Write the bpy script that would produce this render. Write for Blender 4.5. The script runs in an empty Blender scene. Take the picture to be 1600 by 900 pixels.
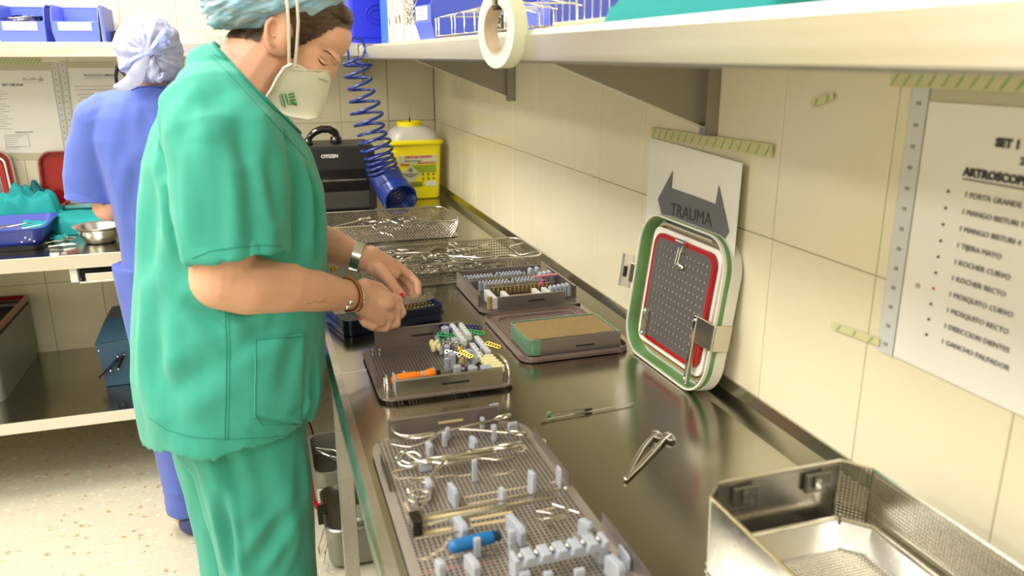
import bpy, bmesh, math, random
import numpy as np
from mathutils import Matrix, Vector, Euler, noise
from mathutils.bvhtree import BVHTree
random.seed(7)
scene = bpy.context.scene
COL = scene.collection
# ---------------------------------------------------------------- camera
CAM = Vector((0, 0, 1.48))
FPX = 1240.0
_Y = Vector((390-800, -(87-450), -FPX)).normalized()
_Z = -Vector((12, -4211, -FPX)); _Z = (_Z - _Z.dot(_Y)*_Y).normalized()
_X = _Y.cross(_Z)
W2 = Matrix((_X, _Y, _Z))            # camera vector -> world vector
cd = bpy.data.cameras.new('camera'); cam = bpy.data.objects.new('camera', cd); COL.objects.link(cam)
cd.sensor_width = 36; cd.lens = 36*FPX/1600; cd.clip_start = .05
cam.matrix_world = Matrix.Translation(CAM) @ W2.to_4x4()
cd.dof.use_dof = True; cd.dof.focus_distance = 1.95; cd.dof.aperture_fstop = 4.5
scene.camera = cam
# ---------------------------------------------------------------- world, lights, exposure
w = bpy.data.worlds.new('world'); scene.world = w; w.use_nodes = True
w.node_tree.nodes['Background'].inputs[0].default_value = (1, .96, .88, 1)
w.node_tree.nodes['Background'].inputs[1].default_value = .25
def area(name, loc, sx, sy, power, col=(1, .965, .90), rot=(0, 0, 0)):
    l = bpy.data.lights.new(name, 'AREA'); l.shape = 'RECTANGLE'; l.size = sx; l.size_y = sy
    l.energy = power; l.color = col
    o = bpy.data.objects.new(name, l); COL.objects.link(o); o.location = loc; o.rotation_euler = rot
    return o
area('ceiling_or_fill_lamp', (-.75, 2.45, 2.62), .6, 1.2, 52)
area('ceiling_or_fill_lamp', (-.85, .7, 2.62), .6, 1.2, 34)
area('ceiling_or_fill_lamp', (-.85, -1.0, 2.62), .6, 1.2, 40)
area('ceiling_or_fill_lamp', (-2.3, 1.2, 2.62), .6, 1.2, 46)
area('ceiling_or_fill_lamp', (-2.3, 2.6, 2.62), .6, 1.2, 28)  # added fill lamp, lower-angle light to brighten the wall under the shelf
vs = scene.view_settings
scene.display_settings.display_device = 'sRGB'
vs.view_transform = 'Standard'; vs.look = 'None'; vs.gamma = 1; vs.use_curve_mapping = False
vs.exposure = -.1

def ray(u, v): return W2 @ Vector((u-800, -(v-450), -FPX))
def P(u, v, x=None, y=None, z=None):
    d = ray(u, v)
    t = (x-CAM.x)/d.x if x is not None else (y-CAM.y)/d.y if y is not None else (z-CAM.z)/d.z
    return CAM + t*d
# ---------------------------------------------------------------- materials
def lin(c):
    c = c/255.
    return c/12.92 if c <= .04045 else ((c+.055)/1.055)**2.4
def rgb(r, g, b): return (lin(r), lin(g), lin(b), 1)
MATS = {}
def mat(name, col, rough=.5, metal=0., bump=0., bscale=60., var=0., vscale=8., stretch=None, trans=0., alpha=1., emit=0., sub=0., coat=0., aniso=False, vcol=None, sheen=0., rvar=0.):
    m = bpy.data.materials.new(name); m.use_nodes = True; nt = m.node_tree; b = nt.nodes['Principled BSDF']
    b.inputs['Base Color'].default_value = col; b.inputs['Roughness'].default_value = rough; b.inputs['Metallic'].default_value = metal
    if trans: b.inputs['Transmission Weight'].default_value = trans
    if alpha < 1: b.inputs['Alpha'].default_value = alpha
    if coat: b.inputs['Coat Weight'].default_value = coat
    if sheen: b.inputs['Sheen Weight'].default_value = sheen
    if sub: b.inputs['Subsurface Weight'].default_value = sub; b.inputs['Subsurface Radius'].default_value = (.012, .005, .003); b.inputs['Subsurface Scale'].default_value = 1
    if emit: b.inputs['Emission Color'].default_value = col; b.inputs['Emission Strength'].default_value = emit
    tc = nt.nodes.new('ShaderNodeTexCoord'); mp = nt.nodes.new('ShaderNodeMapping'); nt.links.new(tc.outputs['Object'], mp.inputs[0])
    if stretch: mp.inputs['Scale'].default_value = stretch
    if var or rvar:
        n = nt.nodes.new('ShaderNodeTexNoise'); n.inputs['Scale'].default_value = vscale; n.inputs['Detail'].default_value = 5
        nt.links.new(mp.outputs[0], n.inputs['Vector'])
        if var:
            mx = nt.nodes.new('ShaderNodeMix'); mx.data_type = 'RGBA'
            c2 = vcol or tuple(min(1, c*(1-var)) for c in col[:3])+(1,)
            c1 = col if vcol else tuple(min(1, c*(1+var)) for c in col[:3])+(1,)
            rp = nt.nodes.new('ShaderNodeMapRange'); rp.inputs[1].default_value = .35; rp.inputs[2].default_value = .65
            nt.links.new(n.outputs[0], rp.inputs[0]); nt.links.new(rp.outputs[0], mx.inputs[0])
            mx.inputs[6].default_value = c1; mx.inputs[7].default_value = c2
            nt.links.new(mx.outputs[2], b.inputs['Base Color'])
        if rvar:
            r2 = nt.nodes.new('ShaderNodeMapRange'); r2.inputs[1].default_value = .3; r2.inputs[2].default_value = .7
            r2.inputs[3].default_value = max(0, rough-rvar); r2.inputs[4].default_value = rough+rvar
            nt.links.new(n.outputs[0], r2.inputs[0]); nt.links.new(r2.outputs[0], b.inputs['Roughness'])
    if bump:
        n2 = nt.nodes.new('ShaderNodeTexNoise'); n2.inputs['Scale'].default_value = bscale; n2.inputs['Detail'].default_value = 4
        nt.links.new(mp.outputs[0], n2.inputs['Vector'])
        bp = nt.nodes.new('ShaderNodeBump'); bp.inputs['Strength'].default_value = bump; bp.inputs['Distance'].default_value = .002
        nt.links.new(n2.outputs[0], bp.inputs['Height']); nt.links.new(bp.outputs[0], b.inputs['Normal'])
    MATS[name] = m
    return m
M = lambda n: MATS[n]
mat('tile', rgb(228, 220, 192), .22, var=.03, vscale=3, rvar=.05)
mat('tile_up', rgb(240, 235, 215), .3, var=.02, vscale=3)
mat('grout', rgb(186, 172, 128), .8)
mat('plaster', rgb(238, 232, 214), .9)
mat('ceiling', rgb(240, 238, 230), .9)
mat('steel_top', (.44, .42, .35, 1), .20, 1, rvar=.03, vscale=3, var=.05)
mat('steel', (.62, .61, .58, 1), .27, 1, bump=.04, bscale=30, stretch=(1, 1, 1), rvar=.06, vscale=12)
mat('steel_shelf', (.76, .75, .72, 1), .33, 1, bump=.02, bscale=20, stretch=(1, .3, 8), rvar=.05)
mat('steel_dark', (.33, .32, .29, 1), .35, 1, rvar=.05)
mat('chrome', (.8, .79, .76, 1), .12, 1)
mat('wire_mesh', (.50, .46, .40, 1), .25, 1)
mat('wire', (.6, .57, .5, 1), .22, 1)
mat('instrument', (.62, .6, .56, 1), .16, 1)
mat('tray_sheet', (.30, .26, .245, 1), .38, .75, rvar=.06)
mat('tray_sheet_light', (.46, .41, .37, 1), .40, .7, rvar=.06)
mat('lid_sheet', (.16, .15, .145, 1), .45, .5)
mat('clear_lid', rgb(140, 120, 115), .2, .3)
mat('silicone_grey', rgb(164, 170, 182), .45, var=.05, vscale=40)
mat('rail_white', rgb(205, 207, 205), .5)
mat('graphic', rgb(216, 196, 148), .5)
mat('red_print', rgb(176, 60, 52), .5)
mat('blue_handle', rgb(20, 104, 168), .38, bump=.2, bscale=500)
mat('blue_handle_dark', rgb(8, 40, 66), .45)
mat('orange', rgb(250, 128, 20), .38)
mat('pink', rgb(220, 130, 150), .5)
mat('magenta', rgb(180, 60, 150), .5)
mat('gold', (.85, .62, .12, 1), .22, .9)
mat('green_metal', (.05, .42, .16, 1), .22, .85)
mat('blue_metal', (.04, .04, .22, 1), .3, .6)
mat('cream_plastic', rgb(232, 222, 170), .5)
mat('black_plastic', rgb(22, 21, 20), .35)
mat('black_gloss', rgb(12, 12, 13), .15, coat=.5)
mat('black_matte', rgb(30, 28, 26), .6)
mat('printer_grey', rgb(62, 58, 54), .5)
mat('navy', rgb(6, 30, 66), .25, coat=.3)
mat('navy_dark', rgb(3, 10, 22), .3)
mat('hose_blue', rgb(18, 50, 140), .2, coat=.5)
mat('bin_blue', rgb(92, 112, 236), .4)
mat('crate_blue', rgb(38, 52, 226), .4)
mat('binder_blue', rgb(30, 110, 235), .5)
mat('tub_blue', rgb(44, 62, 160), .35)
mat('white_card', rgb(246, 244, 236), .7)
mat('paper', rgb(232, 230, 222), .75, var=.02, vscale=6)
mat('sleeve', rgb(226, 220, 190), .25, alpha=.45)
mat('print_grey', rgb(112, 112, 118), .8)
mat('print_dark', rgb(62, 60, 62), .8)
mat('print_faint', rgb(150, 148, 146), .8)
mat('print_red', rgb(214, 40, 30), .7)
mat('print_green', rgb(50, 140, 60), .7)
mat('print_green_dark', rgb(60, 110, 40), .7)
mat('tape', rgb(226, 222, 176), .7, alpha=.75)
mat('tape_green', rgb(150, 180, 116), .7)
mat('yellow', rgb(250, 232, 10), .38)
mat('frost', rgb(205, 202, 190), .35, sub=.0)
mat('label_grey', rgb(206, 206, 170), .6)
mat('green_rim', rgb(104, 150, 92), .3, var=.12, vscale=20)
mat('green_box', rgb(116, 160, 132), .3, metal=.3)
mat('red_gasket', rgb(168, 12, 14), .4)
mat('red_shell', rgb(150, 12, 20), .22, metal=.35, coat=.4)
mat('lid_white', rgb(226, 222, 212), .5)
mat('tan_perf', rgb(158, 132, 88), .6)
mat('teal', rgb(0, 140, 142), .75, bump=.2, bscale=300)
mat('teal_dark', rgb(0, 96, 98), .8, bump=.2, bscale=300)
mat('grey_box', rgb(150, 150, 138), .4, metal=.3, rvar=.05)
mat('toolbox', rgb(44, 84, 112), .38, var=.08)
mat('beige_panel', rgb(176, 172, 152), .5)
mat('roll_white', rgb(236, 234, 226), .7)
mat('tape_roll', rgb(224, 226, 200), .6)
mat('tape_core', rgb(196, 176, 152), .8, var=.12, vscale=40)
mat('bead_black', rgb(26, 22, 18), .3)
mat('cable', rgb(20, 18, 16), .5)
# fabrics and skin
mat('scrub_green', rgb(56, 164, 146), .8, bump=.25, bscale=700, var=.03, vscale=6, sheen=.15)
mat('scrub_seam', rgb(42, 142, 124), .85)
mat('scrub_blue', rgb(84, 106, 196), .8, bump=.25, bscale=700, var=.03, vscale=6, sheen=.15)
mat('scrub_blue_dark', rgb(66, 84, 168), .85)
mat('cap_blue', rgb(178, 184, 222), .7, bump=.3, bscale=200, var=.06, vscale=12)
mat('cap_tie', rgb(152, 166, 228), .7)
mat('cap_teal', rgb(148, 200, 234), .55, bump=1.2, bscale=70, var=.2, vscale=26, vcol=rgb(150, 168, 176), stretch=(1, 1.6, 3.2))
mat('skin', rgb(226, 174, 146), .5, sub=.08, var=.05, vscale=14, bump=.08, bscale=260)
mat('skin_hand', rgb(212, 150, 122), .45, sub=.08, var=.08, vscale=26, bump=.12, bscale=300)
mat('cheek', rgb(228, 140, 110), .5)
mat('hair', rgb(62, 38, 24), .45, var=.3, vscale=30, stretch=(1, 1, 6))
mat('lash', rgb(30, 18, 14), .6)
mat('brow', rgb(88, 54, 38), .7)
mat('nail', rgb(222, 30, 40), .12, coat=.8)
mat('mask', rgb(226, 226, 206), .75, bump=.2, bscale=180)
mat('mask_in', rgb(240, 238, 230), .8)
mat('elastic', rgb(236, 230, 214), .8)
mat('watch', (.50, .54, .50, 1), .25, 1)
mat('cord_red', rgb(110, 20, 20), .7)
mat('cord_yellow', rgb(214, 160, 30), .7)
mat('tattoo', rgb(120, 96, 84), .8)
mat('shoe', rgb(66, 76, 130), .6)

# terrazzo
m = mat('terrazzo', rgb(206, 198, 172), .35)
nt = m.node_tree; b = nt.nodes['Principled BSDF']; tc = nt.nodes.new('ShaderNodeTexCoord')
vo = nt.nodes.new('ShaderNodeTexVoronoi'); vo.inputs['Scale'].default_value = 42; vo.inputs['Randomness'].default_value = 1
dn = nt.nodes.new('ShaderNodeTexNoise'); dn.inputs['Scale'].default_value = 60
av = nt.nodes.new('ShaderNodeVectorMath'); av.operation = 'MULTIPLY_ADD'; av.inputs[1].default_value = (.03,)*3
nt.links.new(dn.outputs['Color'], av.inputs[0]); nt.links.new(tc.outputs['Object'], av.inputs[2]); nt.links.new(tc.outputs['Object'], dn.inputs['Vector'])
nt.links.new(av.outputs[0], vo.inputs['Vector'])
cr = nt.nodes.new('ShaderNodeValToRGB'); cr.color_ramp.interpolation = 'CONSTANT'
el = cr.color_ramp.elements; el[0].position = 0; el[0].color = rgb(214, 206, 182)
for p, c in ((.62, rgb(226, 220, 200)), (.74, rgb(200, 186, 152)), (.84, rgb(186, 152, 112)), (.9, rgb(222, 214, 190)), (.96, rgb(196, 148, 118))):
    e = el.new(p); e.color = c
el[-1].color = rgb(150, 140, 116)
sp = nt.nodes.new('ShaderNodeSeparateColor'); nt.links.new(vo.outputs['Color'], sp.inputs[0]); nt.links.new(sp.outputs[0], cr.inputs[0])
mr = nt.nodes.new('ShaderNodeMapRange'); mr.inputs[1].default_value = .30; mr.inputs[2].default_value = .38
nt.links.new(vo.outputs['Distance'], mr.inputs[0])
mx = nt.nodes.new('ShaderNodeMix'); mx.data_type = 'RGBA'; nt.links.new(mr.outputs[0], mx.inputs[0]); nt.links.new(cr.outputs[0], mx.inputs[6]); mx.inputs[7].default_value = rgb(204, 198, 178)
nt.links.new(mx.outputs[2], b.inputs['Base Color'])

# ---------------------------------------------------------------- mesh helpers
I4 = Matrix.Identity(4)
def T(x, y, z): return Matrix.Translation((x, y, z))
def R(ax, deg): return Matrix.Rotation(math.radians(deg), 4, ax)
class MB:
    def __init__(s): s.v = []; s.f = []
    def add(s, vs_, fs, X=None):
        n = len(s.v)
        if X is not None: vs_ = [X @ Vector(p) for p in vs_]
        s.v += [tuple(p) for p in vs_]; s.f += [tuple(i+n for i in f) for f in fs]; return s
    def box(s, a, b_, X=None):
        x0, y0, z0 = a; x1, y1, z1 = b_
        vs_ = [(x0, y0, z0), (x1, y0, z0), (x1, y1, z0), (x0, y1, z0), (x0, y0, z1), (x1, y0, z1), (x1, y1, z1), (x0, y1, z1)]
        return s.add(vs_, [(0, 3, 2, 1), (4, 5, 6, 7), (0, 1, 5, 4), (1, 2, 6, 5), (2, 3, 7, 6), (3, 0, 4, 7)], X)
    def cbox(s, c, d, X=None):
        return s.box([c[i]-d[i]/2 for i in range(3)], [c[i]+d[i]/2 for i in range(3)], X)
    def loft(s, rings, cap=True, closed=True, loop=False, X=None):
        n = len(rings[0]); vs_ = [p for r in rings for p in r]; fs = []
        m_ = len(rings)
        for i in range(m_ if loop else m_-1):
            j = (i+1) % m_
            for k in range(n if closed else n-1):
                l = (k+1) % n
                fs.append((i*n+k, i*n+l, j*n+l, j*n+k))
        if cap and not loop:
            fs.append(tuple(range(n))[::-1]); fs.append(tuple((m_-1)*n+k for k in range(n)))
        return s.add(vs_, fs, X)
    def prism(s, pts, z0, z1, X=None):
        return s.loft([[(x, y, z0) for x, y in pts], [(x, y, z1) for x, y in pts]], X=X)
    def tube(s, pts, r, n=8, closed=False, X=None, flat=1., up=None):
        pts = [Vector(p) for p in pts]; m_ = len(pts)
        rs = r if isinstance(r, (list, tuple)) else [r]*m_
        rings = []; prev = None
        for i, p in enumerate(pts):
            if closed: t = pts[(i+1) % m_]-pts[i-1]
            else: t = pts[min(i+1, m_-1)]-pts[max(i-1, 0)]
            t.normalize()
            if prev is None:
                a = Vector(up) if up is not None else (Vector((0, 0, 1)) if abs(t.z) < .9 else Vector((1, 0, 0)))
            else: a = prev
            nrm = (a - a.dot(t)*t).normalized(); prev = nrm; bn = t.cross(nrm)
            rings.append([p + rs[i]*(math.cos(2*math.pi*k/n)*bn + flat*math.sin(2*math.pi*k/n)*nrm) for k in range(n)])
        return s.loft(rings, cap=not closed, loop=closed, X=X)
    def cyl(s, p0, p1, r, r1=None, n=16, X=None): return s.tube([p0, p1], [r, r if r1 is None else r1], n, X=X)
    def lathe(s, prof, n=32, X=None, cap=False):
        return s.loft([[(r*math.cos(2*math.pi*k/n), r*math.sin(2*math.pi*k/n), z) for k in range(n)] for r, z in prof], cap=cap, X=X)
    def ball(s, c, r, n=10, X=None):
        rx, ry, rz = r if isinstance(r, (list, tuple)) else (r, r, r)
        h = max(4, n//2+1)
        rings = [[(c[0]+rx*math.sin(math.pi*i/h)*math.cos(2*math.pi*k/n), c[1]+ry*math.sin(math.pi*i/h)*math.sin(2*math.pi*k/n), c[2]-rz*math.cos(math.pi*i/h)) for k in range(n)] for i in range(1, h)]
        return s.loft(rings, X=X)
    def perf(s, nx, ny, px, py, hr, t, X=None, x0=0, y0=0, skip=None):
        """perforated sheet: every cell a square ring round a diamond/octagon hole"""
        for i in range(nx):
            for j in range(ny):
                cx = x0+(i+.5)*px; cy = y0+(j+.5)*py
                if skip and skip(cx, cy): continue
                o = [(cx-px/2, cy-py/2), (cx+px/2, cy-py/2), (cx+px/2, cy+py/2), (cx-px/2, cy+py/2)]
                h = [(cx-hr, cy-hr), (cx+hr, cy-hr), (cx+hr, cy+hr), (cx-hr, cy+hr)]
                vs_ = [(x, y, 0) for x, y in o+h]+[(x, y, -t) for x, y in o+h]
                fs = []
                for k in range(4):
                    l = (k+1) % 4
                    fs += [(k, l, 4+l, 4+k), (4+k, 4+l, 12+l, 12+k)]
                s.add(vs_, fs, X)
        return s
    def perf8(s, nx, ny, px, py, hr, t, X=None, x0=0, y0=0, stag=False):
        for i in range(nx):
            for j in range(ny):
                cx = x0+(i+.5)*px; cy = y0+(j+.5)*py
                o = [(cx+a*px/2, cy+c*py/2) for a, c in ((-1, -1), (0, -1), (1, -1), (1, 0), (1, 1), (0, 1), (-1, 1), (-1, 0))]
                h = [(cx+hr*math.cos(math.radians(225+45*k)), cy+hr*math.sin(math.radians(225+45*k))) for k in range(8)]
                vs_ = [(x, y, 0) for x, y in o+h]+[(x, y, -t) for x, y in h]
                fs = []
                for k in range(8):
                    l = (k+1) % 8
                    fs += [(k, l, 8+l, 8+k), (8+k, 8+l, 16+l, 16+k)]
                s.add(vs_, fs, X)
        return s
def rrect(w_, d, r, n=5, cx=0, cy=0):
    pts = []
    for (sx, sy, a0) in ((1, -1, -90), (1, 1, 0), (-1, 1, 90), (-1, -1, 180)):
        for k in range(n+1):
            a = math.radians(a0+90*k/n)
            pts.append((cx+sx*(w_/2-r)+r*math.cos(a), cy+sy*(d/2-r)+r*math.sin(a)))
    return pts
def ring_prism(mb, outer, inner, z0, z1, X=None):
    return mb.loft([[(x, y, z0) for x, y in outer], [(x, y, z1) for x, y in outer], [(x, y, z1) for x, y in inner], [(x, y, z0) for x, y in inner]], loop=True, X=X)
def finish(o, bevel=0, smooth=None, seg=2):
    me = o.data
    if smooth is not None:
        for p in me.polygons: p.use_smooth = True
        if smooth < 180: me.set_sharp_from_angle(angle=math.radians(smooth))
    if bevel:
        md = o.modifiers.new('bevel', 'BEVEL'); md.width = bevel; md.segments = seg; md.limit_method = 'ANGLE'; md.angle_limit = math.radians(40)
def O(name, mb, m_, parent=None, bevel=0, smooth=None, world=False, label=None, kind=None, X=None):
    me = bpy.data.meshes.new(name); me.from_pydata(mb.v, [], mb.f); me.update()
    bm = bmesh.new(); bm.from_mesh(me); bmesh.ops.recalc_face_normals(bm, faces=bm.faces); bm.to_mesh(me); bm.free()
    if isinstance(m_, str): m_ = MATS[m_]
    me.materials.append(m_)
    o = bpy.data.objects.new(name, me); COL.objects.link(o)
    if X is not None: o.matrix_local = X
    if parent is not None:
        o.parent = parent
        if world:
            Wm = wmat(parent); me.transform(Wm.inverted())
    finish(o, bevel, smooth)
    if label: o['label'] = label
    if kind: o['kind'] = kind
    return o
def wmat(o):
    m_ = o.matrix_basis.copy()
    while o.parent: o = o.parent; m_ = o.matrix_basis @ m_
    return m_
def thing(name, label, cat, loc=(0, 0, 0), rz=0, group=None):
    o = bpy.data.objects.new(name, None); COL.objects.link(o); o.empty_display_size = .05
    o.location = loc; o.rotation_euler = (0, 0, math.radians(rz)); o['label'] = label; o['category'] = cat
    if group: o['group'] = group
    return o
def tag(o, label, cat, group=None):
    o['label'] = label; o['category'] = cat
    if group: o['group'] = group
    return o
def place(o, loc=None, rz=None, X=None):
    if X is not None: o.matrix_basis = X
    else:
        o.location = loc
        if rz is not None: o.rotation_euler = (0, 0, math.radians(rz))
    return o
def children(o): return [c for c in bpy.data.objects if c.parent == o]
def dup(root, X, label=None, group=None, kids=None):
    r = root.copy(); COL.objects.link(r); r.matrix_basis = X
    if label: r['label'] = label
    if group: r['group'] = group
    for ch, gs in (kids or [(c, children(c)) for c in children(root)]):
        c = ch.copy(); COL.objects.link(c); c.parent = r
        for g in gs:
            d = g.copy(); COL.objects.link(d); d.parent = c
    return r
def frame(o_, x_, y_, z_):
    m_ = Matrix.Identity(4)
    for i, a in enumerate((x_, y_, z_, o_)):
        for k in range(3): m_[k][i] = a[k]
    return m_
FONT = None
def text(name, s, size, m_, parent, X, bold=0, depth=.0003, align='CENTER', label=None, sx=1, shear=0):
    cu = bpy.data.curves.new(name, 'FONT'); cu.body = s; cu.size = size; cu.align_x = align; cu.align_y = 'CENTER'
    cu.extrude = depth; cu.offset = bold; cu.shear = shear; cu.resolution_u = 2
    to = bpy.data.objects.new(name+'_src', cu); COL.objects.link(to)
    dg = bpy.context.evaluated_depsgraph_get(); me = bpy.data.meshes.new_from_object(to.evaluated_get(dg))
    bpy.data.objects.remove(to); bpy.data.curves.remove(cu)
    me.transform(Matrix.Diagonal((sx, 1, 1, 1))); me.transform(X)
    me.materials.clear(); me.materials.append(MATS[m_])
    o = bpy.data.objects.new(name, me); COL.objects.link(o)
    if parent is not None: o.parent = parent
    if label: o['label'] = label
    return o
# ================================================================ SETTING
XR, YB, XL, YF, ZC = .76, 3.53, -3.3, -2.2, 2.65
def struct(name, mb, m_, **k):
    o = O(name, mb, m_, **k); o['kind'] = 'structure'; return o
struct('floor', MB().box((XL-.1, YF-.1, -.05), (XR+.1, YB+.1, 0)), 'terrazzo')
struct('ceiling', MB().box((XL-.1, YF-.1, ZC), (XR+.1, YB+.1, ZC+.05)), 'ceiling')
wr = struct('wall_right', MB().box((XR+.006, YF-.1, 0), (XR+.1, YB+.1, ZC)), 'grout')
wb = struct('wall_back', MB().box((XL-.1, YB+.006, 0), (XR+.006, YB+.1, ZC)), 'grout')
struct('wall_left', MB().box((XL-.1, YF-.1, 0), (XL, YB+.006, ZC)), 'plaster')
struct('wall_front', MB().box((XL, YF-.1, 0), (XR+.006, YF, ZC)), 'plaster')
TW, TH, G = .2255, .305, .0012
def tile_mesh(w_, h):
    mb = MB(); e = .0012
    mb.loft([[(0, 0, 0), (w_, 0, 0), (w_, h, 0), (0, h, 0)], [(0, 0, .005), (w_, 0, .005), (w_, h, .005), (0, h, .005)], [(e, e, .006), (w_-e, e, .006), (w_-e, h-e, .006), (e, h-e, .006)]])
    o = O('tile', mb, 'tile'); return o
# back wall tiles: joints at z=1.205 and x=.351 (pitch .2035)
first = tile_mesh(.2035-G, TH-G); me = first.data
first_used = False
def put_tile(parent, mesh, X):
    global first_used
    o = bpy.data.objects.new('tile', mesh); COL.objects.link(o); o.parent = parent; o.matrix_basis = X
bpy.data.objects.remove(first)
Xb = lambda x, z: frame((x, YB+.006, z), (1, 0, 0), (0, 0, 1), (0, -1, 0))
k0 = -8
for k in range(-7, 2):
    for j in range(-3, 3):
        x = .351+k*.2035; z = 1.205+j*TH
        if x+.2035 > XR+.004: continue
        put_tile(wb, me, Xb(x, z))
# cut tiles at the corner
mc = tile_mesh(.758-(.351+2*.2035)+.0, TH-G) if .758-(.351+2*.2035) > .001 else None
if mc is not None:
    o = mc; me2 = o.data; bpy.data.objects.remove(o)
xr0 = .351+.2035*1
mlast = tile_mesh(XR-.001-(.351+.2035*2) if XR-.001-(.351+.2035*2) > .01 else .2, TH-G); bpy.data.objects.remove(mlast)
x = .351+.2035
me3o = tile_mesh(XR-.001-x, TH-G); me3 = me3o.data; bpy.data.objects.remove(me3o)
for j in range(-3, 3):
    put_tile(wb, me3, Xb(x, 1.205+j*TH))
# right wall tiles: joints at z=1.197, y=.816 + k*.2275
me4o = tile_mesh(TW-G, TH-G); me4 = me4o.data; bpy.data.objects.remove(me4o)
Xr = lambda y, z: frame((XR+.006, y+TW-G, z), (0, -1, 0), (0, 0, 1), (-1, 0, 0))
for k in range(-3, 12):
    for j in range(-1, 3):
        y = .816+k*TW; z = 1.2+j*TH
        if y+TW > YB: continue
        put_tile(wr, me4, Xr(y, z))

# ---------------------------------------------------------------- right worktop
XF = .097   # front edge of the worktop
wt = thing('steel_worktop', 'long stainless steel worktop along the right wall carrying the instrument trays', 'worktop', (.43, 1.4, 0))
mb = MB().box((XF+.004, -.6, .888), (.725, YB-.002, .90)); O('top', mb, 'steel_top', wt, bevel=.003, world=True)
mb = MB().loft([[(XF, y, .86), (XF-.004, y, .868), (XF-.004, y, .893), (XF+.003, y, .9015), (XF+.016, y, .9015), (XF+.016, y, .86)] for y in (-.6, YB-.004)])
O('front_lip', mb, 'steel', wt, world=True, smooth=50, label='bright rolled front edge of the worktop')
mb = MB().loft([[(.714, y, .9), (.748, y, .912), (.755, y, .93), (.7595, y, .93), (.7595, y, .888), (.714, y, .888)] for y in (-.6, YB-.004)])
O('upstand', mb, 'steel_top', wt, world=True)
for y in (.15, 1.95, 3.45):
    for x in (XF+.05, .70):
        O('leg', MB().box((x-.02, y-.02, 0), (x+.02, y+.02, .888)), 'steel', wt, world=True, bevel=.002)
O('rail', MB().box((XF+.03, -.5, .80), (XF+.06, 3.4, .86)), 'beige_panel', wt, world=True)
# drawer cabinet under the near end
cb = thing('under_counter_cabinet', 'pale beige metal cabinet standing under the near end of the worktop', 'cabinet', (.4, .55, 0))
O('body', MB().box((.165, .12, .03), (.70, .93, .78)), 'beige_panel', cb, world=True, bevel=.004)
for z in (.08, .32, .56):
    d = O('drawer', MB().box((.145, .14, z), (.165, .91, z+.2)), 'beige_panel', cb, world=True, bevel=.003)
    O('handle', MB().box((.135, .42, z+.14), (.145, .62, z+.165)), 'black_plastic', d, world=True, bevel=.002)
O('plinth', MB().box((.2, .14, 0), (.68, .91, .03)), 'black_matte', cb, world=True)

# ---------------------------------------------------------------- right shelf with brackets
XS = .40
def shelf(name, label, loc, a, b_, parts):
    t = thing(name, label, 'shelf', loc); return t
sh = thing('wall_shelf', 'deep stainless steel shelf on the right wall above the trays', 'shelf', (.58, 1.5, 1.47))
O('board', MB().box((XS+.002, -.5, 1.508), (.758, 3.17, 1.514)), 'steel_shelf', sh, world=True)
ys = [-.5, 3.17]
O('front_lip', MB().loft([[(XS+.012, y, 1.468), (XS, y, 1.468), (XS-.004, y, 1.472), (XS-.004, y, 1.508), (XS, y, 1.516), (XS+.010, y, 1.516), (XS+.010, y, 1.508), (XS+.002, y, 1.504), (XS+.002, y, 1.474), (XS+.012, y, 1.474)] for y in ys]), 'steel_shelf', sh, world=True, smooth=20)
O('back_lip', MB().box((.745, -.5, 1.514), (.758, 3.17, 1.54)), 'steel_shelf', sh, world=True)
for y in (.1, 1.24, 2.38):
    mb = MB().loft([[(.757, y+d, 1.504), (XS+.03, y+d, 1.504), (XS+.03, y+d, 1.478), (.757, y+d, 1.352)] for d in (-.0015, .0015)])
    br = O('bracket', mb, 'steel_dark', sh, world=True)
    mb = MB().box((.735, y-.02, 1.345), (.7585, y-.001, 1.504)); mb.box((.7545, y+.001, 1.345), (.7585, y+.028, 1.504))
    O('flange', mb, 'steel_dark', br, world=True)
    Xl = (Vector((.757, y, 1.352))-Vector((XS+.03, y, 1.478)))
    mb = MB().loft([[(XS+.03, y-.012, 1.478), (XS+.03, y+.002, 1.478), (XS+.03, y+.002, 1.476), (XS+.03, y-.012, 1.476)], [(.757, y-.012, 1.352), (.757, y+.002, 1.352), (.757, y+.002, 1.350), (.757, y-.012, 1.350)]])
    O('folded_edge', mb, 'steel_shelf', br, world=True)
    O('bolt', MB().cyl((.753, y-.011, 1.372), (.745, y-.011, 1.372), .006, n=6).cyl((.75, y+.014, 1.385), (.744, y+.014, 1.385), .007, n=6), 'chrome', br, world=True)
# ---------------------------------------------------------------- back wall shelf (same level), runs left
bs = thing('back_shelf', 'long steel shelf on the back wall above the pinned papers', 'shelf', (-.6, 3.35, 1.48))
YS = 3.18
O('board', MB().box((-2.2, YS+.002, 1.518), (.758, YB-.002, 1.524)), 'steel_shelf', bs, world=True)
O('front_lip', MB().box((-2.2, YS, 1.478), (.395, YS+.004, 1.526)), 'steel_shelf', bs, world=True, bevel=.001)
O('back_lip', MB().box((-2.2, YB-.012, 1.524), (.758, YB-.002, 1.55)), 'steel_shelf', bs, world=True)
for x in (-1.4, -.2, .45):
    mb = MB().loft([[(x+d, YB-.003, 1.516), (x+d, YS+.03, 1.516), (x+d, YS+.03, 1.49), (x+d, YB-.003, 1.37)] for d in (-.0015, .0015)])
    O('bracket', mb, 'steel_dark', bs, world=True)
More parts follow.
